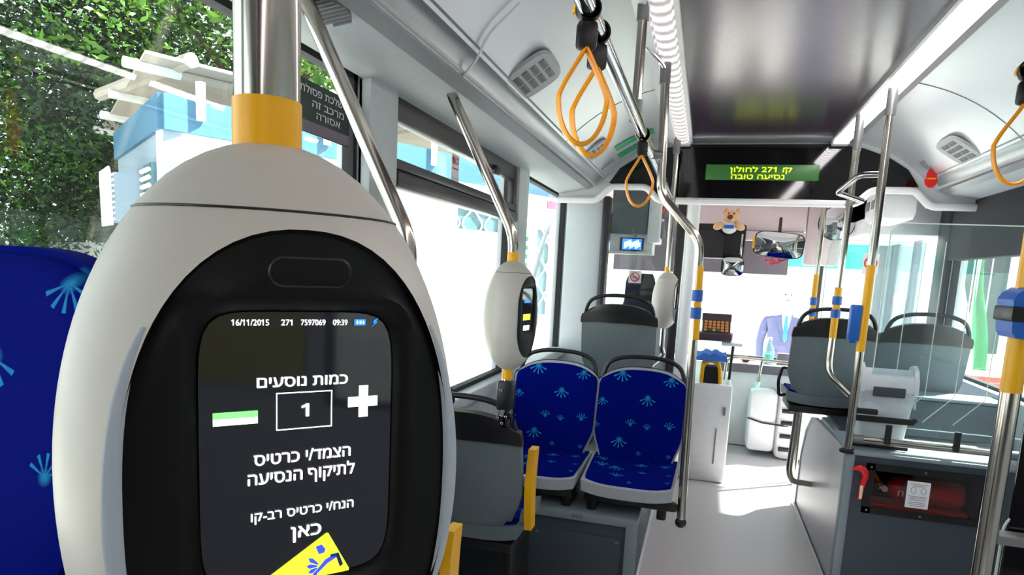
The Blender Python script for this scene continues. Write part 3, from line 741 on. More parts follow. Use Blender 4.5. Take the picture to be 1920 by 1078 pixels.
for o, (x, y, z, lab) in zip(gs, ((-.775, 2.32, .445, 'grey seat back beside the middle validator, seen from behind'), (-.775, 1.50, .445, 'grey bus seat hidden behind the nearest validator, facing forward'),
     (-.45, 3.98, .77, 'tall grey seat back behind the two blue seats'), (.695, 4.12, .76, 'grey seat back on the aisle above the extinguisher cabinet'), (1.125, 4.12, .76, 'grey seat back at the right window behind the clear panel'))):
    place(o, (x, y, z), math.pi, lab); o['group'] = 'grey backed seats facing forward'
nb = seat(False, False)
for c in nb.children:
    if c.name.startswith('shell'): c.data.materials[0] = M['fabric']
place(nb, (-.845, .54, .935), R(4), 'dark blue plush seat back at the left edge, nearest the camera')
# stands under the seats
def stand(name, parent, boxes, mat='black'):
    mb = MB()
    for b in boxes: mb.box(*b)
    return mb.build(name, mat, parent)
def local_leg(o, h):
    c = MB().box((-.17, -.30, -h), (-.13, -.02, .01), .008); c.box((.13, -.30, -h), (.17, -.02, .01), .008); c.box((-.18, -.32, -.03), (.18, .03, .01), .008)
    q = c.build('under_frame', 'black', None); q.parent = o; q.location = (0, 0, 0)
    off = ROOT[q.name]
    for v_ in q.data.vertices: v_.co += off
local_leg(seatB, .08); local_leg(seatB2, .08); local_leg(gs[0], .445); local_leg(gs[1], .445); local_leg(gs[2], .34); local_leg(gs[3], .04); local_leg(gs[4], .025); local_leg(nb, .925)
# folding armrests: yellow on the two near seats, black on the aisle seat at the right
def arm(o, x, mat, z0, z1, y=0.0, label=None):
    mb = MB().slab(lambda s, v_: (x+.013*s, y+.03+.022*math.sin(v_*math.pi)*1.2, z0+(z1-z0)*v_), lambda s, v_: (x+.013*s, y-.03+.018*math.sin(v_*math.pi), z0+(z1-z0)*v_), 4, 14)
    q = mb.build('armrest', mat, None); off = q.location.copy()
    for v_ in q.data.vertices: v_.co += off
    q.parent = o; q.location = (0, 0, 0)
    h = MB().lathe([(.03, -.012), (.03, .012)], 16, Matrix.Translation((x-.02*(1 if x > 0 else -1), y, z0+.035)) @ Matrix.Rotation(R(90), 4, 'Y')); h = h.build('hinge', 'seatgrey' if mat == 'yellow' else 'black', None); off = h.location.copy()
    for v_ in h.data.vertices: v_.co += off
    h.parent = q; h.location = (0, 0, 0)
# in local seat space the aisle side of a forward-facing seat is -X
arm(gs[0], -.236, 'yellow', .075, .375, .0); arm(gs[1], -.236, 'yellow', .075, .375, .0)
ring_ = MB().tube(fillet([V(.2, -.02, .06), V(.235, -.02, .05), V(.25, -.0, .14), V(.235, .01, .22), V(.2, .01, .21)], .03), .009, 10)
q = ring_.build('side_handle', 'black', None); off = q.location.copy()
for v_ in q.data.vertices: v_.co += off
q.parent = gs[3]; q.location = (0, 0, 0)
o = MB().box((-1.0, 2.06, .86), (-.93, 2.30, .93), .02); o = MB().tube(fillet([V(-.98, 2.32, .93), V(-.93, 2.32, .97), V(-.90, 2.38, 1.0), V(-.90, 2.44, .93), V(-.98, 2.44, .90)], .02), .012, 10).build('wall_grip', 'black'); tag(o, 'black grip loop on the wall beside the near grey seat', 'grip')

# ---------------------------------------------------------------- wheel box under the blue seats
t = thing('wheel_box', 'slate grey wheel arch box under the blue seats', 'box', (-.6, 3.5, 0))
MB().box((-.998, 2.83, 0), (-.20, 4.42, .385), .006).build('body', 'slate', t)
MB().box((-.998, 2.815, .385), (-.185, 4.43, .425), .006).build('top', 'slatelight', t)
MB().box((-.95, 2.822, .03), (-.25, 2.832, .33), .003).build('front_panel', 'slate', t)
MB().box((-.235, 2.812, .0), (-.185, 2.84, .40), .005).build('corner_trim', 'slatelight', t)
for x, z in ((-.62, .31), (-.27, .31), (-.62, .06), (-.27, .06)):
    MB().lathe([(.006, 0), (.006, .003), (.003, .005)], 10, Matrix.Translation((x, 2.823, z)) @ Matrix.Rotation(R(90), 4, 'X')).build('screw', 'cast', t)
MB().box((-.47, 2.806, .40), (-.42, 2.818, .412), .003).build('latch', 'cast', t)
tag(MB().box((-.205, 2.83, 0), (-.188, 4.86, .012)).build('floor_edge_strip', 'trimwhite'), 'thin white floor edging along the wheel box', 'edging')
tag(MB().box((.68, 3.30, 0), (.692, 4.75, .02)).build('floor_edge_strip', 'trimwhite'), 'thin white floor edging along the extinguisher cabinet', 'edging')

# ---------------------------------------------------------------- extinguisher cabinet on the right
t = thing('extinguisher_cabinet', 'slate grey cabinet with a recessed glass front below the right seats', 'cabinet', (1.08, 4.0, 0))
side = [(3.32, 0), (3.32, .70), (4.27, .672), (4.45, .64), (4.60, .54), (4.70, .36), (4.72, 0)]
MB().prism(side, 'x', .70, .73).build('side_panel', 'mauve', t, ang=30)
MB().tube([(.698, y, z) for y, z in side[1:]], .008, 8).build('edge_moulding', 'slatelight', t)
fw = MB()
for lo, hi in (((.70, 0), (1.476, .45)), ((.70, .655), (1.476, .70)), ((.70, .45), (.775, .655)), ((1.235, .45), (1.476, .655))):
    fw.box((lo[0], 3.315, lo[1]), (hi[0], 3.345, hi[1]))
fw.build('front_panel', 'slate', t, smooth=False)
MB().box((.675, 3.30, 0), (.715, 3.36, .705), .01).build('corner_post', 'slatelight', t)
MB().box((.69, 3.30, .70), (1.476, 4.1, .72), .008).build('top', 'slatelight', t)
MB().box((.72, 3.75, .72), (1.476, 4.72, .735)).build('rear_shelf', 'slate', t)
rc = MB(); rc.box((.775, 3.50, .44), (1.24, 3.52, .67)); rc.box((.765, 3.345, .44), (.776, 3.52, .67)); rc.box((1.234, 3.345, .44), (1.245, 3.52, .67)); rc.box((.765, 3.345, .435), (1.245, 3.52, .447)); rc.box((.765, 3.345, .655), (1.245, 3.52, .667))
rc.build('recess', 'dark', t, smooth=False)
fm = MB()
for lo, hi in (((.765, .44), (.80, .67)), ((1.225, .44), (1.26, .67)), ((.765, .44), (1.26, .47)), ((.765, .64), (1.26, .67))): fm.box((lo[0], 3.306, lo[1]), (hi[0], 3.316, hi[1]))
gf = fm.build('glass_frame', 'black', t, smooth=False)
MB().box((.80, 3.309, .47), (1.225, 3.312, .64)).build('pane', 'smoked', gf, smooth=False)
for x in (.785, 1.0, 1.24):
    for z in (.455, .655):
        MB().lathe([(.005, 0), (.005, .003)], 8, Matrix.Translation((x, 3.306, z)) @ Matrix.Rotation(R(90), 4, 'X')).build('screw', 'cast', gf)
MB().box((.80, 3.35, .447), (1.2, 3.48, .475), .004).build('cradle', 'extred', t)
# fire extinguisher lying inside
t = thing('fire_extinguisher', 'red fire extinguisher lying behind the cabinet glass', 'extinguisher', (1.03, 3.425, .475))
rx = Matrix.Translation((0, 3.425, .535)) @ Matrix.Rotation(R(90), 4, 'Y')
MB().lathe([(.012, .885), (.035, .895), (.055, .915), (.058, .935), (.058, 1.175), (.05, 1.19), (.03, 1.195)], 28, rx).build('cylinder', 'extred', t, ang=50)
MB().lathe([(.0588, .945), (.0588, .962)], 28, rx).build('label_band', 'inkgrey', t)
MB().lathe([(.016, .85), (.02, .86), (.02, .885), (.014, .89)], 16, rx).build('valve', 'chrome2', t)
MB().lathe([(.014, 0), (.014, .012), (.010, .014)], 16, Matrix.Translation((.868, 3.395, .54)) @ Matrix.Rotation(R(90), 4, 'X')).build('gauge', 'paper', t)
MB().box((.81, 3.41, .56), (.872, 3.44, .572), .004, Matrix.Rotation(R(30), 3, 'Y')).build('lever', 'extred', t)
MB().tube(fillet([V(.855, 3.42, .55), V(.825, 3.42, .60), V(.81, 3.43, .625)], .02), .008, 8).build('hose', 'orange', t)
text('ח', .03, (.93, 3.366, .535), X1, Z1, 'paper', t)
nt_ = MB().box((.935, 3.302, .492), (1.025, 3.308, .612)).build('notice', 'paper', smooth=False); tag(nt_, 'white instruction sheet stuck on the extinguisher glass', 'notice')
for z, w_ in ((.60, .07), (.592, .05), (.545, .07), (.538, .06), (.53, .068), (.518, .06), (.51, .066), (.502, .05)):
    MB().box((.98-w_/2, 3.3012, z-.001), (.98+w_/2, 3.3024, z+.001)).build('printed_line', 'inkgrey', nt_, smooth=False)
for dx in (-.02, .02):
    MB().tube([V(.98+dx+.010*math.cos(a), 3.3015, .572+.014*math.sin(a)) for a in [2*math.pi*k/14 for k in range(14)]], .0009, 5, closed=True).build('printed_figure', 'inkgrey', nt_)
# emergency hammer
t = thing('emergency_hammer', 'red emergency hammer hooked on the cabinet front', 'hammer', (.74, 3.31, .50))
MB().tube(fillet([V(.715, 3.30, .638), V(.745, 3.30, .645), V(.762, 3.30, .625), V(.76, 3.30, .585), V(.752, 3.30, .50)], .02), [.010]*1+[.016]*8+[.016]*6+[.013]*0+[.014]*6+[.012]*1, 12).build('handle', 'red', t, ang=60) if False else MB().tube([V(.708, 3.297, .636), V(.72, 3.297, .643), V(.735, 3.297, .646), V(.75, 3.297, .64), V(.76, 3.297, .625), V(.762, 3.297, .605), V(.756, 3.297, .58), V(.752, 3.297, .54), V(.75, 3.297, .503)], [.004, .011, .016, .017, .016, .014, .013, .011, .010], 12).build('handle', 'red', t, ang=60)
MB().box((.744, 3.283, .508), (.757, 3.289, .57), .002).build('grip_strip', 'cream', t)
MB().tube([V(.712, 3.297, .637), V(.700, 3.297, .634)], [.004, .0015], 8).build('point', 'chrome2', t)
# horizontal bar with rubber buffers
t = thing('guard_bar', 'horizontal steel guard bar with black buffers above the cabinet', 'handrail', (1.0, 3.34, .76))
MB().tube([V(.74, 3.35, .765), V(1.30, 3.35, .765)], .017, 18).build('tube', 'chrome', t, ang=60)
MB().tube([V(.69, 3.35, .765), V(.745, 3.35, .765)], .0205, 18).build('end_socket', 'cast', t, ang=60)
MB().tube([V(1.27, 3.35, .765), V(1.36, 3.35, .765)], .0205, 18).build('end_socket', 'cast', t, ang=60)
for x in (.84, 1.11): MB().tube([V(x, 3.335, .76), V(x, 3.335, .845)], .014, 12).build('buffer', 'rubber', t)
MB().box((.69, 3.335, .885), (.79, 3.36, .91), .006).build('panel_clip', 'rubber', t)
# litter bin on the cabinet
t = thing('litter_bin', 'white litter bin with domed lid hanging behind the guard bar', 'bin', (.82, 3.46, .72))
def bucket(z, w_, d_): return [V(.835+w_*sel(a, 1, 1, 6)*math.cos(a), 3.475+d_*sel(a, 1, 1, 6)*math.sin(a), z) for a in [2*math.pi*k/40 for k in range(40)]]
MB().rings([bucket(.722, .088, .06), bucket(.73, .092, .064), bucket(.90, .108, .078), bucket(.985, .118, .084), bucket(.985, .112, .078), bucket(.74, .086, .058)], cap0=True, cap1=True).build('bucket', 'binwhite', t, ang=40)
ld = [(.722, .985)]+[(.835+.112*math.cos(a), .995+.085*math.sin(a)**.7) for a in [R(180-k*9) for k in range(1, 20)]]+[(.948, .985)]
ld = [(3.395, .985), (3.40, 1.03), (3.425, 1.07), (3.46, 1.085), (3.50, 1.075), (3.54, 1.04), (3.555, .985)]
MB().prism(ld, 'x', .735, .935).build('lid', 'binwhite', t, ang=40)
for x0 in (.718, .935):
    MB().prism([(3.385, .98), (3.39, 1.04), (3.42, 1.09), (3.46, 1.108), (3.505, 1.095), (3.55, 1.05), (3.565, .98)], 'x', x0, x0+.017).build('lid_cheek', 'binwhite', t, ang=40)
MB().box((.77, 3.378, .965), (.90, 3.396, 1.008), .004).build('flap', 'slate', t)
MB().box((.712, 3.378, .845), (.95, 3.39, .872), .003).build('holder_band', 'rubber', t)
MB().box((.712, 3.385, .725), (.94, 3.395, .742), .003).build('holder_band', 'rubber', t)
MB().ell((.952, 3.39, .865), (.014, .012, .012)).build('clamp_knob', 'rubber', t)
fold = []
for k in range(40):
    a = 2*math.pi*k/40; fold.append(V(.835+(.122+.010*math.sin(5*a)+.006*random.random())*sel(a, 1, 1, 5)*math.cos(a), 3.475+(.09+.006*math.sin(7*a))*sel(a, 1, 1, 5)*math.sin(a), .94-.03*(math.sin(3*a)**2)))
MB().rings([bucket(.99, .115, .081), bucket(.985, .122, .088), fold]).build('bag_liner', 'bag', t)
# storage box behind the panel
t = thing('sloping_locker', 'blue grey locker with sloping front behind the litter bin', 'locker', (1.1, 3.9, .735))
MB().prism([(3.72, .736), (3.80, .90), (3.86, .915), (4.02, .915), (4.02, .736)], 'x', .82, 1.472).build('body', 'slate', t, ang=20)
MB().box((.82, 3.80, .905), (1.472, 4.02, .922), .006).build('lid', 'slatelight', t)
MB().lathe([(.01, 0), (.01, .006), (.005, .009)], 12, Matrix.Translation((1.1, 3.84, .921))).build('lock', 'chrome2', t)

# clear partition panels
t = thing('clear_partition', 'large clear acrylic panel with rounded corner in front of the right window seat', 'partition', (1.1, 3.42, .77))
def rpanel(x0, x1, z0, z1, r):
    p = [(x0, z0), (x1, z0), (x1, z1)]+[(x0+r-r*math.sin(a), z1-r+r*math.cos(a)) for a in [R(k*15) for k in range(7)]]
    return p
MB().prism(rpanel(.765, 1.474, .77, 1.735, .05), 'y', 3.416, 3.420).build('sheet', 'acryl', t, smooth=False)
MB().tube([V(.765, 3.418, .80)]+[V(x, 3.418, z) for x, z in rpanel(.765, 1.474, .77, 1.735, .05)[::-1][:7]]+[V(1.474, 3.418, 1.735)], .0026, 6).build('polished_edge', 'edge', t)
for x in (.86, .985, 1.10, 1.22):
    MB().tube([V(x, 3.414, 1.40 if x in (.86, 1.10, 1.22) else 1.66), V(x, 3.414, .99)], .0017, 5).build('etched_reflected_stripe', 'edge', t)
    MB().tube([V(x, 3.414, .985), V(x-.11, 3.414, .86)], .0017, 5).build('etched_reflected_stripe', 'edge', t)  # slanted strokes draw in a reflection of the etched stripes
MB().box((.765, 3.411, .825), (1.474, 3.414, .828)).build('etched_reflected_stripe', 'edge', t)
t = thing('clear_partition', 'smaller clear acrylic panel behind the right aisle seat near the front door', 'partition', (.95, 4.82, .8))
MB().prism(rpanel(.735, 1.28, .8, 1.735, .04), 'y', 4.816, 4.82).build('sheet', 'acryl', t, smooth=False)
MB().tube([V(.735, 4.818, .82)]+[V(x, 4.818, z) for x, z in rpanel(.735, 1.28, .8, 1.735, .04)[::-1][:7]]+[V(1.28, 4.818, 1.735), V(1.28, 4.818, .82)], .0026, 6).build('polished_edge', 'edge', t)
st_ = MB().box((.94, 4.808, 1.53), (1.03, 4.815, 1.66)).build('no_smoking_sticker', 'paper', smooth=False); tag(st_, 'white no smoking sticker on the small clear panel', 'sticker')
def nosmoke(par, c, r, xd, zd, nrm, th=.12):
    xd, zd, nrm, c = Vector(xd), Vector(zd), Vector(nrm), Vector(c)
    MB().tube([c+nrm*.001+r*(math.cos(a)*xd+math.sin(a)*zd) for a in [2*math.pi*k/24 for k in range(24)]], r*th, 6, closed=True).build('red_ring', 'inkred', par)
    MB().tube([c+nrm*.001+r*(-.7*xd+.7*zd), c+nrm*.001+r*(.7*xd-.7*zd)], r*th, 6).build('red_bar', 'inkred', par)
    MB().tube([c+nrm*.0006-r*.55*xd-r*.05*zd, c+nrm*.0006+r*.5*xd-r*.05*zd], r*.13, 6).build('cigarette_mark', 'inkgrey', par)
nosmoke(st_, (.985, 4.807, 1.60), .034, X1, Z1, (0, -1, 0))

# ---------------------------------------------------------------- destination display
t = thing('line_display', 'green lit line display with yellow Hebrew text in the black bulkhead', 'display', (.24, 4.60, 2.0))
MB().box((-.06, 4.598, 2.07), (.60, 4.607, 2.165), .003).build('lit_window', 'ledg', t)
text(heb('קו 271 לחולון'), .030, (.265, 4.597, 2.135), X1, Z1, 'ledy', t, 'display_text', .36, .004)
text(heb('נסיעה טובה'), .030, (.25, 4.597, 2.093), X1, Z1, 'ledy', t, 'display_text', .31, .004)

# ---------------------------------------------------------------- vents, stickers, tags on the ducts
def vent(f, y0, label, s, flip=1):
    """louvred outlet lying on the duct slope: local frame a = along the bus, b = up the slope"""
    p0, p1 = Vector((f(-.70), 2.068)), Vector((f(-.565), 2.155)); m = (p0+p1)/2; bdir = (p1-p0).normalized(); nx = Vector((bdir.y, -bdir.x)); 
    if nx.y > 0: nx = -nx
    t = thing('air_vent', label, 'vent', (m.x, y0, m.y), 'ceiling air vents')
    def Q(a, b, n): return V(m.x+bdir.x*b+nx.x*n, y0+a, m.y+bdir.y*b+nx.y*n)
    off = -.022
    def plate(a0, a1, b0, b1, n0, n1):
        return MB().add([Q(a, b, n) for n in (n0, n1) for a, b in ((a0, b0), (a1, b0), (a1, b1), (a0, b1))], [(0, 1, 2, 3), (7, 6, 5, 4), (0, 4, 5, 1), (1, 5, 6, 2), (2, 6, 7, 3), (3, 7, 4, 0)])
    ol = [Q(s*.24*sel(a, 1, .62, 4)*math.cos(a), s*.24*sel(a, 1, .62, 4)*math.sin(a), off+.0) for a in [2*math.pi*k/40 for k in range(40)]]
    ol2 = [Q(s*.232*sel(a, 1, .62, 4)*math.cos(a), s*.232*sel(a, 1, .62, 4)*math.sin(a), off+.012) for a in [2*math.pi*k/40 for k in range(40)]]
    MB().rings([ol, ol2], cap1=True).build('frame', 'seatlight', t, ang=30)
    for i in range(2):
        for k in range(4):
            a0 = s*(-.15+.155*i); b0 = s*(-.10+.055*k)
            plate(a0, a0+s*.13, b0, b0+s*.036, off+.011, off+.0135).build('slot', 'black', t, smooth=False)
            plate(a0, a0+s*.13, b0+s*.027, b0+s*.034, off+.0135, off+.015).build('louvre', 'inkgrey', t, smooth=False)
    return t
vent(fL, 2.43, 'large grey louvred air vent behind the hanging straps', .62)
vent(fL, 3.88, 'small grey air vent above the front left window', .5)
vent(fR, 3.90, 'louvred air vent beside the red tag on the right duct', .62)
vent(fL, 1.52, 'dark air vent cut off by the top picture edge', .5)
def on_duct(f, u_, y, d):    # point on the duct slope, u_ 0..1 from rail to light
    p = interp([(a.x, a.y, 0) for a in arc((-.705, 2.075), (-.30, 2.305), .035)], u_); return V(f(p.x), y, p.y-d)
def patch(f, u0, u1, y0, y1, mat, name, d=.003):
    mb = MB(); n = 6; vs = []
    for dd in (d, d+.001):
        for k in range(n+1):
            q = u0+(u1-u0)*k/n
            vs += [on_duct(f, q, y0, dd), on_duct(f, q, y1, dd)]
    W_ = 2*(n+1); fs = []
    for k in range(n): fs += [(2*k, 2*k+1, 2*k+3, 2*k+2), (W_+2*k, W_+2*k+2, W_+2*k+3, W_+2*k+1)]
    fs += [(0, 2*n, W_+2*n, W_)] if False else []
    return mb.add(vs, fs).build(name, mat, None, smooth=False)
a = patch(fL, .36, .86, 4.10, 4.23, 'sticker', 'exit_sticker'); tag(a, 'upper green strip sticker on the left duct by the bulkhead', 'sticker')
a = patch(fL, .34, .80, 4.33, 4.45, 'sticker', 'exit_sticker'); tag(a, 'lower green strip sticker on the left duct by the bulkhead', 'sticker')
for f, nm in ((fL, 'left'), (fR, 'right')):
    t = thing('printed_note', 'faint grey printed letters on the %s duct next to the bulkhead' % nm, 'lettering', on_duct(f, .2, 4.35, 0))
    for k in range(6):
        p = on_duct(f, .08+.035*k, 4.36 if f is fL else 4.42, .004); 
        MB().box(p-V(.004, .03+.01*(k % 3), .001), p+V(.004, .03, .001)).build('letter', 'inkgrey', t, smooth=False)
t = thing('red_tag', 'red oval emergency tag hanging below the right vent', 'tag', (1.15, 4.40, 2.0))
MB().prism([(1.15+.034*math.cos(a)*(1 if math.sin(a) < 0 else .8), 2.062+(.05 if math.sin(a) < 0 else .062)*math.sin(a)) for a in [2*math.pi*k/28 for k in range(28)]], 'y', 4.395, 4.402).build('plate', 'red', t, ang=20)
MB().box((1.128, 4.392, 2.058), (1.172, 4.396, 2.066)).build('stripe', 'orange', t, smooth=False)
# loose cable from the duct down to the pole bracket, and speaker grille above the first window
tag(MB().tube(fillet([V(-.56, 1.93, 2.18), V(-.66, 1.95, 2.105), V(-.70, 2.0, 2.06), V(-.78, 2.05, 2.01), V(-.84, 2.12, 2.03)], .05), .004, 8).build('cable', 'trimwhite'), 'thin white cable running from the duct to a pole bracket', 'cable')
t = thing('speaker_grille', 'slotted speaker grille in the header above the first window', 'speaker', (-.85, 1.41, 1.99))
for k in range(9):
    hgt = .018+.03*math.sin(math.pi*(k+.5)/9)
    MB().box((-.85-hgt, 1.33+.018*k, 1.986), (-.85+hgt, 1.335+.018*k, 1.998), 0, Matrix.Rotation(R(-8.5), 3, 'Y')).build('slot', 'inkgrey', t, smooth=False)
# notices on the left windows (Hebrew)
nt_ = MB().box((XL-.024, 1.55, 1.775), (XL-.021, 1.82, 1.905)).build('window_notice', 'signgreen', smooth=False); tag(nt_, 'dark green window notice with Hebrew lettering on the first window', 'notice')
YD, = [(0, 1, 0)]
for s_, z, w_ in (('השלכת פסולת', 1.882, .235), ('מרכב זה', 1.853, .16), ('אסורה', 1.826, .12)):
    text(heb(s_), .019, (XL-.019, 1.685+(.02 if w_ < .2 else 0), z), (0, 1, 0), Z1, 'paper', nt_, 'lettering', w_, .01)
MB().box((XL-.0208, 1.552, 1.777), (XL-.0200, 1.818, 1.805)).build('lower_band', 'visor', nt_, smooth=False)
nt_ = MB().box((XL-.006, 2.60, 1.785), (XL-.003, 2.685, 1.895)).build('no_smoking_sticker', 'paper', smooth=False); tag(nt_, 'white sticker with red no smoking print on the second window', 'sticker')
nosmoke(nt_, (XL-.002, 2.622, 1.87), .014, (0, 1, 0), Z1, (1, 0, 0), .1)
text(heb('אסור'), .011, (XL-.002, 2.66, 1.88), (0, 1, 0), Z1, 'inkred', nt_, 'lettering', .036); text(heb('לעשן'), .012, (XL-.002, 2.66, 1.862), (0, 1, 0), Z1, 'inkred', nt_, 'lettering', .04)
MB().box((XL-.003, 2.61, 1.836), (XL-.0022, 2.675, 1.842)).build('printed_line', 'inkred', nt_, smooth=False)
MB().box((XL-.003, 2.61, 1.80), (XL-.0022, 2.675, 1.802)).build('printed_line', 'inkgrey', nt_, smooth=False)

# ================================================================== DRIVER'S AREA
# dashboard and step
t = thing('dashboard', 'pale dashboard running under the windscreen', 'dashboard', (.24, 6.4, 0))
MB().box((-.98, 6.25, .0), (1.1, 6.655, .74), .03).build('body', 'trimwhite', t)
MB().box((.16, 6.236, .66), (.86, 6.252, .735), .004).build('dark_strip', 'visor', t)
t = thing('dash_rail', 'low chrome guard rail at the front of the gangway', 'handrail', (.5, 6.15, .5))
MB().tube(fillet([V(.225, 6.12, .60), V(.235, 6.12, .77), V(.30, 6.12, .80), V(.80, 6.12, .785), V(.86, 6.12, .70)], .05), .014, 12).build('tube', 'chrome', t, ang=60)
MB().tube([V(.52, 6.12, .79), V(.50, 6.12, .60)], .014, 12).build('post', 'chrome', t)
MB().ell((.495, 6.12, .585), (.028, .02, .03)).build('foot', 'trimwhite', t)
t = thing('ticket_machine', 'dark driver ticket machine with orange keys on an arm', 'machine', (.12, 5.55, .9))
rot = Matrix.Rotation(R(-24), 3, 'X')
MB().box((-.02, 5.42, .985), (.235, 5.62, 1.045), .012, Matrix.Rotation(R(-4), 3, 'Z')).build('case', 'machine', t)
MB().prism([(5.45, 1.04), (5.60, 1.13), (5.63, 1.13), (5.63, 1.04)], 'x', .005, .215).build('keyboard_wedge', 'machine', t)
MB().prism([(5.60, 1.125), (5.62, 1.185), (5.64, 1.185), (5.64, 1.125)], 'x', .0, .22).build('display_hood', 'machine', t)
for i in range(6):
    for k in range(4):
        y = 5.468+.032*k; MB().box((.02+.031*i, y, 1.045+.6*(y-5.45)), (.044+.031*i, y+.022, 1.062+.6*(y-5.45)), .003, None).build('key', 'keysg' if (k == 0 and i in (1, 3)) else 'keys', t)
MB().tube([V(.236, 5.42, .70), V(.245, 5.46, .96)], .011, 10).build('stand', 'black', t)
MB().box((.16, 5.42, .955), (.31, 5.56, .977), .005).build('shelf', 'trimwhite', t)
t = thing('stool', 'small stool with yellow frame and blue cloth cover behind the driver', 'stool', (.05, 5.2, 0))
for s_ in (-1, 1):
    MB().tube(fillet([V(.02+.0*s_, 5.2+.12*s_, .0), V(.035, 5.2+.12*s_, .84), V(.09, 5.2+.12*s_, .88), V(.15, 5.2+.12*s_, .84), V(.235, 5.2+.12*s_, .0)], .05), .013, 10).build('leg', 'yellow', t, ang=60)
MB().slab(lambda s, v_: (.09+.105*s, 5.05+.3*v_, .925-.02*s*s+.01*math.sin(9*s+5*v_)), lambda s, v_: (.09+.105*s, 5.05+.3*v_, .872+.006*math.sin(6*v_)), 10, 6).build('blue_cover', 'bluecloth', t)
MB().box((.03, 5.1, .68), (.15, 5.3, .82), .01).build('box_shelf', 'dark', t)
# driver's seat
t = thing('driver_chair', 'black high backed driver seat with a no smoking sticker', 'seat', (-.5, 5.7, 0))
def dhw(v_): return .195-.075*smooth01((v_-.55)/.22)-.03*max(0, (v_-.9)/.1)**2
MB().slab(lambda s, v_: (-.51+dhw(v_)*s, 5.62+.09*v_-.01*(1-s*s), .55+.92*v_), lambda s, v_: (-.51+dhw(v_)*s*.95, 5.72+.09*v_+.02*(1-s*s), .55+.92*v_), 14, 24).build('backrest', 'dark', t, ang=60)
MB().slab(lambda s, v_: (-.51+.24*s, 5.65+.5*v_, .60), lambda s, v_: (-.51+.24*s, 5.65+.5*v_, .46), 8, 8).build('cushion', 'dark', t)
MB().lathe([(.2, 0), (.2, .03), (.06, .06), (.06, .46)], 20, Matrix.Translation((-.51, 5.88, 0))).build('pedestal', 'black', t)
st_ = MB().box((-.605, 5.655, 1.39), (-.505, 5.682, 1.49), .001); st_ = st_.build('no_smoking_sticker', 'paper', smooth=False); tag(st_, 'square no smoking sticker on the driver seat back', 'sticker')
nosmoke(st_, (-.555, 5.654, 1.44), .034, X1, Z1, (0, -1, 0))
# steering wheel
t = thing('steering_wheel', 'black steering wheel ahead of the driver seat', 'steering wheel', (-.5, 6.2, .7))
MB().tube([V(-.5+.22*math.cos(a), 6.12+.1*math.sin(a), .86+.19*math.sin(a)*.6) for a in [2*math.pi*k/40 for k in range(40)]], .014, 10, closed=True).build('rim', 'black', t)
MB().tube([V(-.72, 6.12, .86), V(-.5, 6.14, .84), V(-.28, 6.12, .86)], .012, 8).build('spoke', 'black', t)
MB().tube([V(-.5, 6.14, .84), V(-.5, 6.3, .65)], .03, 10).build('column', 'black', t)
# cupboard with monitor over the driver
t = thing('monitor_cupboard', 'grey overhead cupboard with a small screen above the driver seat', 'cupboard', (-.57, 5.4, 1.6))
MB().box((-.73, 5.30, 1.765), (-.455, 5.60, 2.09), .01).build('grey_door', 'seatgrey', t)
MB().box((-.452, 5.28, 1.70), (-.36, 5.60, 2.09), .012).build('side_wall', 'trimwhite', t)
MB().box((-.775, 5.28, 1.70), (-.735, 5.60, 1.92), .012).build('side_wall', 'trimwhite', t)
MB().box((-.735, 5.33, 1.615), (-.41, 5.60, 1.765), .006).build('recess_back', 'trimwhite', t)
MB().box((-.735, 5.27, 1.608), (-.40, 5.36, 1.628), .005).build('shelf_edge', 'trimwhite', t)
sc_ = MB().box((-.655, 5.315, 1.635), (-.475, 5.33, 1.735), .005).build('monitor', 'blackgloss', t)
MB().box((-.635, 5.311, 1.645), (-.49, 5.316, 1.725)).build('lit_picture', 'txtb', sc_, smooth=False)
for k in range(9): MB().box((-.62+.014*k, 5.308, 1.652+.008*(k % 3)), (-.611+.014*k, 5.312, 1.70+.006*(k % 4))).build('lit_patch', 'txt', sc_, smooth=False)
MB().lathe([(.008, 0), (.008, .006)], 12, Matrix.Translation((-.54, 5.316, 1.748)) @ Matrix.Rotation(R(90), 4, 'X')).build('knob', 'black', t)
# hanging grey plush and red lamp beside it
t = thing('hanging_plush', 'grey soft toy hanging beside the overhead cupboard', 'soft toy', (-.30, 5.4, 1.65))
for c, r_ in (((-.325, 5.42, 1.93), (.055, .04, .05)), ((-.30, 5.42, 1.83), (.05, .045, .075)), ((-.345, 5.40, 1.80), (.025, .03, .07)), ((-.26, 5.42, 1.79), (.03, .03, .06)), ((-.29, 5.42, 1.71), (.012, .012, .05))):
    MB().ell(c, r_).build('limb', 'greycloth', t)
tag(MB().ell((-.352, 5.36, 1.95), (.012, .012, .03)).build('red_lamp', 'red'), 'small red lamp beside the overhead cupboard', 'lamp')
# sun blinds
tag(MB().box((-.82, 6.30, 1.50), (-.28, 6.31, 2.102), .004).build('sun_blind', 'visor'), 'grey sun blind above the driver seat', 'blind')
tag(MB().box((-.05, 6.30, 1.515), (.66, 6.31, 2.102), .004).build('sun_blind', 'visor'), 'wide grey sun blind behind the small mirror', 'blind')
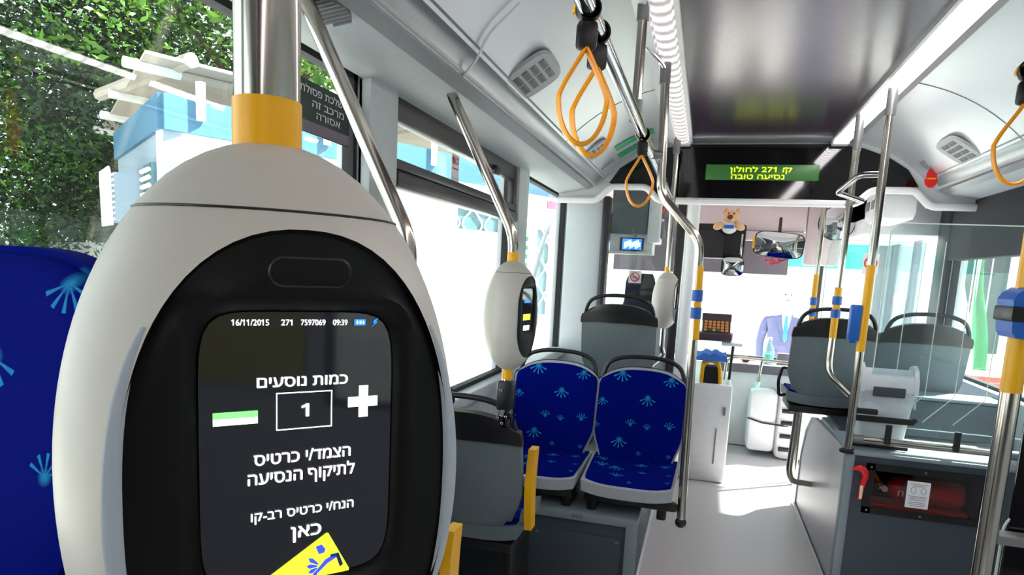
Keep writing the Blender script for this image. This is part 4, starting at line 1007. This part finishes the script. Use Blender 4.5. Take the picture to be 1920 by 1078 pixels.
# mirrors
def mirror(name, label, loc, w_, h_, n=4, rz=0, tilt=0):
    t = thing(name, label, 'mirror', loc)
    def rg(k, y): return [V(loc[0]+w_*k*sel(a, 1, h_/w_, n)*math.cos(a), loc[1]+y, loc[2]+w_*k*sel(a, 1, h_/w_, n)*math.sin(a)) for a in [2*math.pi*j/48 for j in range(48)]]
    MB().rings([rg(.94, -.012), rg(1.0, -.01), rg(1.0, .015), rg(.8, .03)], cap1=True).build('casing', 'black', t, ang=40)
    gl = []
    for j in range(6): k = .95*(1-j/6); gl.append(rg(k, -.011-.012*(1-k*k)))
    MB().rings(gl, cap1=True).build('glass', 'mirror', t, ang=60)
    MB().tube([V(loc[0]-.0, loc[1]+.03, loc[2]), V(loc[0], loc[1]+.2, loc[2]+h_+.12)], .012, 8).build('arm', 'black', t)
    return t
t = mirror('interior_mirror', 'wide rounded interior mirror reflecting the bus', (.505, 5.6, 1.732), .18, .096, 5)
t.rotation_euler = (0, R(4), 0)
mirror('convex_mirror', 'small square convex mirror below the black panel', (.187, 5.6, 1.556), .085, .072, 4)
t = mirror('round_mirror', 'round convex mirror behind the front pole', (.88, 5.55, 1.90), .125, .125, 2)
t = mirror('round_mirror', 'small oval mirror near the front door seen edge on', (1.13, 5.6, 1.90), .07, .045, 2)
tag(MB().box((.315, 5.56, 1.70), (.33, 5.58, 1.79), .003).build('yellow_marker', 'yellow'), 'thin yellow marker at the left end of the wide mirror', 'marker')
# black equipment panel with bear
t = thing('equipment_panel', 'black equipment panel hanging left of the wide mirror', 'panel', (.1, 5.7, 1.6))
MB().box((-.10, 5.68, 1.615), (.27, 5.78, 1.885), .02).build('case', 'black', t)
MB().slab(lambda s, v_: (.0+.11*s, 5.66, 1.63+.2*v_-.05*max(0, s)**3*v_), lambda s, v_: (.0+.11*s, 5.69, 1.63+.2*v_-.05*max(0, s)**3*v_), 12, 6).build('visor_flap', 'darkframe', t)
MB().box((.235, 5.665, 1.635), (.25, 5.685, 1.81), .004).build('bright_trim', 'chrome2', t)
t = thing('teddy_bear', 'tan teddy bear sitting on top of the black equipment panel', 'soft toy', (.14, 5.64, 1.84))
MB().ell((.145, 5.62, 1.935), (.058, .05, .055)).build('head', 'tan', t)
MB().ell((.14, 5.64, 1.86), (.06, .05, .055)).build('body', 'shirt', t)
for sx in (-1, 1):
    MB().ell((.145+.05*sx, 5.63, 1.978), (.022, .015, .022)).build('ear', 'tan', t)
    MB().ell((.135+.078*sx, 5.61, 1.862), (.042, .04, .03), rot=Matrix.Rotation(R(30*sx), 3, 'Y')).build('arm', 'tan', t)
    MB().ell((.143+.02*sx, 5.572, 1.955), (.006, .005, .007)).build('eye', 'inkblack', t)
MB().ell((.14, 5.578, 1.928), (.028, .022, .024)).build('muzzle', 'tan', t); MB().ell((.136, 5.562, 1.926), (.022, .014, .019)).build('nose', 'brown', t)
MB().box((.10, 5.586, 1.842), (.17, 5.596, 1.87), .004).build('blue_shirt_print', 'blue', t)
for c in ((.52, 5.62, 1.615), (.47, 5.62, 1.635)):
    pass
t = thing('pink_ribbon', 'pink ribbon bow hanging below the wide mirror', 'ribbon', (.5, 5.62, 1.59))
for dx, dz, r_ in ((-.06, .015, .03), (-.03, -.01, .028), (.0, .0, .03), (.04, .02, .03)):
    MB().tube([V(.50+dx+r_*math.cos(a), 5.62+.008*math.sin(2*a), 1.615+dz+r_*.6*math.sin(a)) for a in [2*math.pi*k/18 for k in range(18)]], .008, 6, closed=True, flat=.4).build('bow', 'pink', t)
# small things on the dashboard
t = thing('bottle', 'clear bottle with turquoise liquid on the dashboard', 'bottle', (.585, 6.35, .74))
MB().lathe([(.04, .74), (.045, .76), (.045, .87), (.018, .92), (.018, .95)], 18, Matrix.Translation((.585, 6.35, 0))).build('body', 'bottle', t)
MB().lathe([(.036, .75), (.038, .83)], 18, Matrix.Translation((.585, 6.35, 0))).build('liquid', 'cyan', t)
MB().lathe([(.02, .95), (.02, .975)], 14, Matrix.Translation((.585, 6.35, 0))).build('cap', 'trimwhite', t)
tag(MB().ell((.40, 6.35, .765), (.04, .03, .028)).build('coin_pouch', 'brown'), 'small dark red pouch on the dashboard', 'pouch')
tag(MB().box((.66, 6.34, .742), (.80, 6.42, .84), .006).build('parcel', 'visor'), 'mauve box on the dashboard beside the bottle', 'box')
t = thing('step_box', 'white moulded step housing beside the front door', 'housing', (.72, 5.9, 0))
MB().box((.44, 5.9, .05), (.66, 6.2, .55), .04).build('body', 'trimwhite', t)
MB().box((.66, 5.88, .0), (1.0, 6.22, .60), .06).build('body', 'trimwhite', t)
MB().tube([V(.43, 5.895, .33), V(.55, 5.89, .30), V(.75, 5.885, .29)], .007, 6).build('dark_seam', 'black', t)
for z in (.08, .19, .30, .40): MB().box((.69, 5.868, z), (.79, 5.884, z+.035), .004).build('vent_slot', 'black', t)
# seat frame post and footrest behind the right seats
t = thing('seat_pedestal', 'slim steel leg under the right aisle seat', 'leg', (.56, 4.15, .28))
MB().tube(fillet([V(.575, 4.2, .73), V(.565, 4.2, .36), V(.585, 4.2, .30), V(.705, 4.22, .29)], .05), .017, 14).build('tube', 'chrome', t, ang=60)
# driver's cash desk / half door left of gangway
t = thing('driver_counter', 'white half door panel closing the driver area', 'counter', (.05, 5.6, 0))
MB().box((-.10, 5.0, 0), (-.07, 6.2, .74), .01).build('panel', 'trimwhite', t)
MB().box((-.07, 4.99, 0), (.25, 5.09, .71), .02).build('cash_desk_front', 'trimwhite', t)
MB().box((.225, 5.09, 0), (.25, 5.9, .70), .01).build('cash_desk_side', 'trimwhite', t)
MB().box((.16, 4.985, .14), (.168, 4.993, .40)).build('door_gap', 'inkgrey', t, smooth=False)
MB().box((.20, 4.975, .50), (.215, 4.993, .56), .003).build('handle', 'inkgrey', t)

# ================================================================== OUTSIDE
G = -.38
gr = MB().box((-60, -40, G-.1), (60, 60, G)).build('ground', 'pave', smooth=False); struct(gr)
# kiosk to the left
C0 = V(-4.6, 5.0, 0); U = V(.4446, .8957, 0); NO = V(.8957, -.4446, 0); SD = V(-.797, .604, 0); SN = V(-.604, -.797, 0)
t = thing('kiosk', 'white kiosk with sky blue fascia and sheet roof outside the left windows', 'building', (C0.x, C0.y, G))
def K(s, d, z): return C0+U*s-NO*d+V(0, 0, z)
def wallquad(p, q, z0, z1, thick, nrm):
    a = [p, q, q-nrm*thick, p-nrm*thick]
    return MB().add([V(v.x, v.y, z) for z in (z0, z1) for v in a], [(3, 2, 1, 0), (4, 5, 6, 7)]+[(i, (i+1) % 4, (i+1) % 4+4, i+4) for i in range(4)])
E1 = C0+U*7.0; S1 = C0+SD*2.7
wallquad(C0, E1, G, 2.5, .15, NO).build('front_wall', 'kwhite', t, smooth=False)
wallquad(C0, S1, G, 2.5, .15, SN).build('side_wall', 'kside_shade', t, smooth=False)
wallquad(C0+NO*.04, E1+NO*.04, 2.5, 2.80, .2, NO).build('front_fascia', 'kblue', t, smooth=False)
wallquad(C0+SN*.04, S1+SN*.04, 2.5, 2.80, .2, SN).build('side_fascia', 'kblue', t, smooth=False)
A0 = V(-4.86, 5.10, 0); A1 = V(-8.9, 8.42, 0); SD2 = (A1-A0).normalized()
rf = MB(); quad = [A0, A0+U*7.6, A0+U*7.6-NO*4, A1]
rf.add([V(p.x, p.y, z) for z in (3.16, 3.19) for p in quad], [(3, 2, 1, 0), (4, 5, 6, 7)]+[(i, (i+1) % 4, (i+1) % 4+4, i+4) for i in range(4)])
roof = rf.build('roof_sheet', 'kroof', t, smooth=False)
for e in (V(-5.19, 5.19, 3.13), V(-6.38, 6.18, 3.13), V(-7.50, 7.12, 3.13), V(-8.5, 7.95, 3.13)):
    MB().tube([e, e+U*.5], .05, 6).build('rafter_end', 'rafter', roof)
    MB().tube([e+U*.5, e+U*3.2], .045, 6).build('rafter', 'kroof', roof)
for k in range(4):
    a = A0+U*(.4+1.5*k); MB().tube([a+V(0, 0, 3.2), a-NO*2.5+V(0, 0, 3.22)], .07, 8).build('ridge_batten', 'kroof', roof)
for s_ in (.31, 1.6, 3.05, 4.5):
    p = K(s_, -.05, 2.65); MB().box(p-V(.03, .03, .03), p+V(.03, .03, .30), .005).build('bracket', 'rafter', t)
# louvred window and cage on the side wall
def SW_(s, d, z): return C0+SD*s+SN*d+V(0, 0, z)
cg = MB(); 
for k in range(5):
    for i in range(3):
        pass
lw = wallquad(SW_(.22, .06, 0), SW_(.62, .06, 0), 1.72, 2.24, .06, SN).build('louvre_window', 'dimglass', t, smooth=False)
for k in range(7): MB().tube([SW_(.24, .08, 1.76+.07*k), SW_(.60, .08, 1.76+.07*k)], .022, 6).build('slat', 'lattice', lw)
cage = MB()
for k in range(6): cage.tube([SW_(.62, .12+.1*k, 1.68), SW_(.62, .12+.1*k, 2.22)], .014, 6)
pc = wallquad(SW_(.62, .30, 0), SW_(1.30, .30, 0), 1.72, 2.16, .25, SN).build('cooling_unit', 'kside_shade', t, smooth=False)
for k in range(9): MB().tube([SW_(.64, .31, 1.74+.05*k), SW_(1.28, .31, 1.74+.05*k)], .012, 6).build('grille_bar', 'rafter', pc)
for k in range(4): MB().tube(fillet([SW_(.64+.17*k, .33, 1.68), SW_(.64+.17*k, .34, 2.2), SW_(.77+.17*k, .34, 2.2), SW_(.77+.17*k, .33, 1.68)], .05), .014, 6).build('cage_bar', 'lattice', pc)
# lattice windows in the front wall
def lattice(s0, s1, z0, z1, nm):
    g = wallquad(K(s0, -.012, 0), K(s1, -.012, 0), z0, z1, .01, NO).build(nm, 'dimglass', t, smooth=False)
    n = max(2, round((s1-s0)/.2))
    for k in range(n+1):
        pts = []
        for j in range(33):
            q = j/32; ph = (1 if k % 2 == 0 else -1)
            pts.append(K(s0+(s1-s0)*k/n+.075*ph*math.sin(q*(z1-z0)/.2*math.pi), -.03, z0+(z1-z0)*q))
        MB().tube(pts, .012, 6).build('lattice_bar', 'lattice', g)
    for s_ in (s0, s1): MB().tube([K(s_, -.03, z0), K(s_, -.03, z1)], .025, 6).build('frame_bar', 'lattice', g)
    for z in (z0, z1): MB().tube([K(s0, -.03, z), K(s1, -.03, z)], .025, 6).build('frame_bar', 'lattice', g)
lattice(3.45, 4.25, 1.9, 2.2, 'lattice_window'); lattice(5.0, 5.33, .8, 2.05, 'lattice_door'); lattice(5.4, 6.1, .8, 2.05, 'lattice_door')
pn = wallquad(K(4.72, -.02, 0), K(4.86, -.02, 0), 1.3, 2.02, .02, NO).build('notice_board', 'paper', t, smooth=False)
for k in range(5):
    p = K(4.79, -.03, 1.4+.12*k); MB().box(p-V(.04, .01, .03), p+V(.04, .01, .03)).build('notice_sheet', 'sticker', pn, smooth=False)
wallquad(K(5.2, -.06, 0), K(5.42, -.06, 0), 2.33, 2.44, .02, NO).build('pink_sign', 'pink', t, smooth=False)
# low counter with a yellow-capped bottle outside the second window
tb = wallquad(K(2.6, -1.0, 0), K(5.6, -1.0, 0), G, .5, .6, NO); tb = tb.build('street_counter', 'white2', smooth=False); tag(tb, 'white street counter outside the second window', 'counter')
t = thing('bottle', 'yellow capped bottle standing on the street counter', 'bottle', K(3.55, -.75, .5))
MB().lathe([(.05, .5), (.055, .52), (.05, .64), (.03, .66)], 16, Matrix.Translation(K(3.55, -.75, 0))).build('body', 'cream', t)
MB().lathe([(.035, .66), (.04, .68), (.035, .78)], 16, Matrix.Translation(K(3.55, -.75, 0))).build('cap', 'yellow', t)
# fence
t = thing('fence', 'corrugated pale fence under the trees', 'fence', (-12, 9, G))
for k in range(34):
    p = V(-13.5+.16*k, 11.2-.10*k, 0)
    MB().tube([p+V(0, 0, G), p+V(0, 0, 1.55)], .06, 8).build('fence_slat', 'fence', t)
# trees: crowns of loose leaves
def leafmesh(n, c, r_, size, seed, shell=.55):
    rnd = random.Random(seed); vs = []; fs = []
    cl = [(rnd.gauss(0, .45), rnd.gauss(0, .45), rnd.gauss(0, .45)) for _ in range(max(6, n//160))]
    for i in range(n):
        q = cl[rnd.randrange(len(cl))]; sp_ = .11
        p = V(c[0]+r_[0]*(q[0]*1.3+rnd.gauss(0, sp_)), c[1]+r_[1]*(q[1]*1.3+rnd.gauss(0, sp_)), c[2]+r_[2]*(q[2]*1.3+rnd.gauss(0, sp_)))
        if p.x > -6.2 and p.z < 3.6: continue          # nothing hangs in front of the kiosk
        a = V(rnd.gauss(0, 1), rnd.gauss(0, 1), rnd.gauss(0, .6)).normalized(); b = a.cross(V(rnd.gauss(0, 1), rnd.gauss(0, 1), rnd.gauss(0, 1))).normalized()
        s_ = size*(.6+.8*rnd.random()); o_ = len(vs)
        vs += [p-a*s_, p-a*s_*.1+b*s_*.45, p+a*s_, p-a*s_*.1-b*s_*.45]; fs.append((o_, o_+1, o_+2, o_+3))
    mb = MB(); mb.v = vs; mb.f = fs; return mb
def tree(label, base, c, r_, n, size, mat, seed, n2=0, mat2='leaf3'):
    t = thing('tree', label, 'tree', base, 'street trees')
    rnd = random.Random(seed+5)
    B0 = Vector(base); CC = Vector(c)
    tr = MB().tube(fillet([B0, B0.lerp(CC, .5)+V(.2, .1, 0), CC], .4), .16, 10).build('trunk', 'bark', t)
    for k in range(7):
        e = CC+V(r_[0]*rnd.uniform(-.8, .8), r_[1]*rnd.uniform(-.8, .8), r_[2]*rnd.uniform(-.3, .8)); MB().tube([B0.lerp(CC, .6), e], [.07, .02], 7).build('branch', 'bark', t)
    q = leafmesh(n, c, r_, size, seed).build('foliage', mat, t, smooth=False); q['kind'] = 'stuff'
    if n2: q = leafmesh(n2, (c[0], c[1], c[2]+.1), r_, size, seed+1).build('sun_painted_foliage', mat2, t, smooth=False); q['kind'] = 'stuff'  # second leaf layer in a brighter colour, imitating sun on the crown
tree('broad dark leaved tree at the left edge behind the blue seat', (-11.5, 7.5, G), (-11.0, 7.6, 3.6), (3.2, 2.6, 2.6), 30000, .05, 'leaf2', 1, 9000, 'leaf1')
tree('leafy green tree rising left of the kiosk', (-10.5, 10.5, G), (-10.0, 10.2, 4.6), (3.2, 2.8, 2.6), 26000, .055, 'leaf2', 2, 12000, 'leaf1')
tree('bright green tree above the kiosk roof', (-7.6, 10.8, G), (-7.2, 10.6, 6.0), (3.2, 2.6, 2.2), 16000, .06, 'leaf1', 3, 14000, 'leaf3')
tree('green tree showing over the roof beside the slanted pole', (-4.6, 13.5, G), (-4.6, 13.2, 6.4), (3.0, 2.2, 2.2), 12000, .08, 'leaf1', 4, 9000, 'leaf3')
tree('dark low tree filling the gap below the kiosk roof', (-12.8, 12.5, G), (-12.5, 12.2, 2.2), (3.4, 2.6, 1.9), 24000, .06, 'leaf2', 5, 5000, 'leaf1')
tree('wide unseen canopy added to shade the kiosk side wall', (-9.2, 2.2, G), (-8.2, 3.4, 7.6), (3.6, 3.2, 1.6), 14000, .16, 'leaf2', 9, 3000, 'leaf1')  # unseen tree, added to keep skylight off the kiosk side wall
# buildings ahead and to the right
def block(label, x0, x1, y0, y1, h, mat='white2', rows=2, cols=4, face='y', pane='tealglass'):
    t = thing('street_building', label, 'building', ((x0+x1)/2, (y0+y1)/2, G))
    MB().box((x0, y0, G), (x1, y1, h)).build('wall', mat, t, smooth=False)
    MB().box((x0-.1, y0-.1, h), (x1+.1, y1+.1, h+.18)).build('roof', 'trimwhite', t, smooth=False)
    for i in range(rows):
        for k in range(cols):
            z = .6+2.2*i
            if face == 'y':
                xx = x0+(x1-x0)*(k+.5)/cols; q = MB().box((xx-.5, y0-.03, z), (xx+.5, y0+.02, z+1.2)).build('window', 'lattice', t, smooth=False)
                MB().box((xx-.44, y0-.04, z+.06), (xx+.44, y0-.02, z+1.14)).build('pane', pane, q, smooth=False)
            else:
                yy = y0+(y1-y0)*(k+.5)/cols; q = MB().box((x0-.03, yy-.5, z), (x0+.02, yy+.5, z+1.2)).build('window', 'lattice', t, smooth=False)
                MB().box((x0-.04, yy-.44, z+.06), (x0-.02, yy+.44, z+1.14)).build('pane', pane, q, smooth=False)
block('white building straight ahead of the windscreen', -7, 7, 19, 24, 4.2, pane='trimwhite')
block('white building across the street on the right', 9.5, 14, 2, 17, 3.6, rows=1, cols=5, face='x')
sw = [o for o in bpy.data.objects if o.get('label') == 'white building straight ahead of the windscreen'][0]
q = MB().box((5.35, 18.95, -.1), (6.9, 19.02, 2.5)).build('shop_window', 'lattice', sw, smooth=False)
for k in range(4): MB().box((5.40+.37*k, 18.93, 0), (5.73+.37*k, 18.96, 2.42)).build('pane', 'darkteal', q, smooth=False)
# flags and stall on the right
def flag(label, x, y, mat, h, w_=.5, col2=None):
    t = thing('flag', label, 'flag', (x, y, G))
    MB().tube([V(x, y, G), V(x, y, h+.05)], .02, 8).build('mast', 'rafter', t)
    MB().slab(lambda s, v_: (x+.25*w_*(s+1)*(1-.75*v_)+.02*math.sin(6*v_), y+.05*math.sin(4*s+3*v_), h-1.3+1.3*v_), lambda s, v_: (x+.25*w_*(s+1)*(1-.75*v_)+.02*math.sin(6*v_), y+.012+.05*math.sin(4*s+3*v_), h-1.3+1.3*v_), 8, 14).build('cloth', mat, t)
    if col2: MB().slab(lambda s, v_: (x+.25*w_*(s+1)*.8, y-.012+.05*math.sin(4*s+.6), h-1.05+.2*v_), lambda s, v_: (x+.25*w_*(s+1)*.8, y-.02+.05*math.sin(4*s+.6), h-1.05+.2*v_), 8, 3).build('stripe', col2, t)
flag('folded white and pale blue flag outside the right window', 2.72, 9.0, 'flagw', 1.85, .62, 'flagb')
flag('green flag next to the white one outside the right window', 3.0, 9.15, 'flagg', 1.85, .42)
flag('narrow white flag left of the others outside the right window', 2.42, 8.9, 'flagw', 1.2, .3)
tag(MB().box((2.55, 9.5, G), (3.7, 10.2, .45), .03).build('market_stall', 'coral'), 'coral red stall under the flags', 'stall')
t = thing('crate', 'pale crate with orange tube frame outside the right window', 'crate', (2.75, 6.8, G))
MB().box((2.3, 6.4, G), (3.2, 7.2, .45), .03).build('box', 'cream', t)
MB().tube(fillet([V(2.3, 6.35, .1), V(2.3, 6.35, .56), V(3.0, 6.35, .58), V(3.1, 6.35, .2)], .05), .035, 8).build('tube_frame', 'orange', t)
# ---------------------------------------------------------------- person in a suit outside the windscreen
t = thing('person', 'person in a blue suit jacket and white shirt standing ahead of the windscreen', 'person', (.92, 8.5, G))
def skinned(name, verts, edges, radii, mat, parent, root=0, sub=2):
    off = ROOT[parent.name]
    me = bpy.data.meshes.new(name); me.from_pydata([tuple(Vector(v)-off) for v in verts], edges, []); 
    o = bpy.data.objects.new(name, me); COL.objects.link(o); o.parent = parent
    m = o.modifiers.new('skin', 'SKIN'); m.use_smooth_shade = True
    sv = me.skin_vertices[0].data if me.skin_vertices else None
    if sv is None:
        bm = bmesh.new(); bm.from_mesh(me); bm.verts.layers.skin.verify(); bm.to_mesh(me); bm.free(); sv = me.skin_vertices[0].data
    for i, r_ in enumerate(radii):
        sv[i].radius = r_ if isinstance(r_, tuple) else (r_, r_); sv[i].use_root = (i == root)
    s_ = o.modifiers.new('sub', 'SUBSURF'); s_.levels = sub; s_.render_levels = sub
    me.materials.append(M[mat]); ROOT[o.name] = off
    return o
px, py = .92, 8.5
bv = [(px, py, G+.95), (px, py, G+1.15), (px, py, G+1.34), (px, py, G+1.44), (px, py, G+1.47),
      (px-.10, py, G+.90), (px-.11, py-.01, G+.50), (px-.11, py+.02, G+.09), (px-.12, py-.14, G+.04),
      (px+.10, py, G+.90), (px+.11, py-.01, G+.50), (px+.11, py+.02, G+.09), (px+.12, py-.14, G+.04),
      (px-.20, py, G+1.42), (px-.25, py, G+1.14), (px-.24, py-.09, G+.90), (px-.235, py-.11, G+.82),
      (px+.20, py, G+1.42), (px+.25, py, G+1.14), (px+.24, py-.09, G+.90), (px+.235, py-.11, G+.82)]
be = [(0, 1), (1, 2), (2, 3), (3, 4), (0, 5), (5, 6), (6, 7), (7, 8), (0, 9), (9, 10), (10, 11), (11, 12), (2, 13), (13, 14), (14, 15), (15, 16), (2, 17), (17, 18), (18, 19), (19, 20)]
br = [(.15, .10), (.145, .10), (.15, .10), (.075, .07), (.055, .055), .085, .065, .045, .04, .085, .065, .045, .04, .06, .047, .036, .03, .06, .047, .036, .03]
bd = skinned('body', bv, be, br, 'navy', t)
hd = MB()
def headp(th, ph):
    x = math.sin(th)*math.cos(ph); y = math.sin(th)*math.sin(ph); z = math.cos(th)
    r_ = V(.074*x, .092*y, .115*z); 
    if y < 0: r_.x *= 1-.12*max(0, -z)
    if z < -.4: r_.x *= 1-.25*(-z-.4); r_.y *= 1-.1*(-z-.4)
    return r_+V(px, py-.01, G+1.69)
rg_ = [[headp(math.pi*(i+.3)/14.6, 2*math.pi*k/20) for k in range(20)] for i in range(15)]
hd.rings(rg_, True, True).build('head', 'skin', t, ang=70)
MB().tube([V(px, py, G+1.45), V(px, py-.005, G+1.62)], [.06, .052], 14).build('neck', 'skin', t)
MB().tube([V(px, py, G+1.47), V(px, py-.004, G+1.525)], [.072, .06], 14).build('collar', 'shirt', t)
MB().ell((px, py-.108, G+1.675), (.012, .018, .022)).build('nose', 'skin', t)
for sx in (-1, 1):
    MB().ell((px+.03*sx, py-.092, G+1.70), (.012, .007, .007)).build('eye', 'inkblack', t); MB().ell((px+.075*sx, py, G+1.685), (.012, .022, .032)).build('ear', 'skin', t)
MB().box((px-.025, py-.1, G+1.632), (px+.025, py-.088, G+1.638), .002).build('mouth', 'brown', t)
hr = [[headp(math.pi*(i+.3)/14.6, 2*math.pi*k/20)*1.0+V(0, .006 if i > 2 else 0, .008)+V((headp(math.pi*(i+.3)/14.6, 2*math.pi*k/20).x-px)*.06, 0, 0) for k in range(20)] for i in range(5)]
MB().rings(hr, True).build('hair', 'hair', t, ang=70)
# jacket: lapels, shirt front, tie, pocket
jk = MB().slab(lambda s, v_: (px+(.175+.03*v_-.03*math.sin(v_*3.1))*s, py-.118-.015*math.sin(v_*3)-.02*(1-s*s)+.05*s*s, G+.86+.60*v_-.05*v_*s*s), lambda s, v_: (px+(.175+.03*v_-.03*math.sin(v_*3.1))*s, py+.118+.03*(1-s*s)-.05*s*s, G+.86+.60*v_-.05*v_*s*s), 14, 12)
jk.build('jacket', 'navy', t, ang=60)
MB().add([V(px-.055, py-.148, G+1.47), V(px+.055, py-.148, G+1.47), V(px+.004, py-.162, G+1.16), V(px-.004, py-.162, G+1.16)], [(0, 1, 2, 3)]).build('shirt_front', 'shirt', t, smooth=False)
MB().tube([V(px, py-.158, G+1.46), V(px, py-.17, G+1.30), V(px, py-.17, G+1.18)], [.014, .022, .026], 8, flat=.3).build('tie', 'flagb', t)
for sx in (-1, 1):
    MB().add([V(px+.05*sx, py-.152, G+1.49), V(px+.10*sx, py-.150, G+1.40), V(px+.085*sx, py-.162, G+1.36), V(px+.005*sx, py-.168, G+1.14), V(px+.045*sx, py-.158, G+1.40)], [(0, 1, 2, 3, 4)]).build('lapel', 'navy', t, smooth=False)
    hv = [(px+.235*sx, py-.11, G+.83), (px+.232*sx, py-.125, G+.76)]
    skinned('hand', hv+[(px+.215*sx, py-.15, G+.73), (px+.21*sx, py-.16, G+.69), (px+.225*sx, py-.15, G+.69), (px+.222*sx, py-.165, G+.655), (px+.235*sx, py-.14, G+.685), (px+.233*sx, py-.155, G+.645), (px+.245*sx, py-.13, G+.69), (px+.243*sx, py-.14, G+.65), (px+.252*sx, py-.12, G+.70), (px+.25*sx, py-.128, G+.668)],
            [(0, 1), (1, 2), (2, 3), (1, 4), (4, 5), (1, 6), (6, 7), (1, 8), (8, 9), (1, 10), (10, 11)], [.026, .03, .012, .01, .011, .009, .011, .009, .011, .009, .010, .008], 'skin', t)
MB().box((px-.17, py-.15, G+1.02), (px-.06, py-.14, G+1.05), .003).build('pocket_flap', 'navy', t)

# yellow notice boards on the right wall, mirrored in the near screen
for y0, y1, lab in ((-.98, -.46, 'yellow notice board on the right wall nearer the middle, behind the camera'), (-1.75, -1.12, 'yellow notice board on the right wall further back, behind the camera')):
    q = MB().box((XR-.02, y0, 1.05), (XR-.005, y1, 1.80), .004).build('notice_board', 'poster'); tag(q, lab, 'notice')
    for k in range(3): MB().box((XR-.022, y0+.08, 1.35+.12*k), (XR-.0195, y1-.10-.05*k, 1.41+.12*k)).build('printed_line', 'inkgrey', q, smooth=False)
# bent white rod outside the front left window
tag(MB().tube([V(-1.13, 5.6, 2.02), V(-1.13, 5.2, 1.90), V(-1.13, 4.86, 1.72), V(-1.13, 4.67, 1.55), V(-1.13, 4.55, 1.42), V(-1.13, 4.46, 1.22)], [.012, .013, .015, .017, .018, .018], 10).build('bent_rod', 'trimwhite'), 'bent white rod just outside the front left window', 'rod')
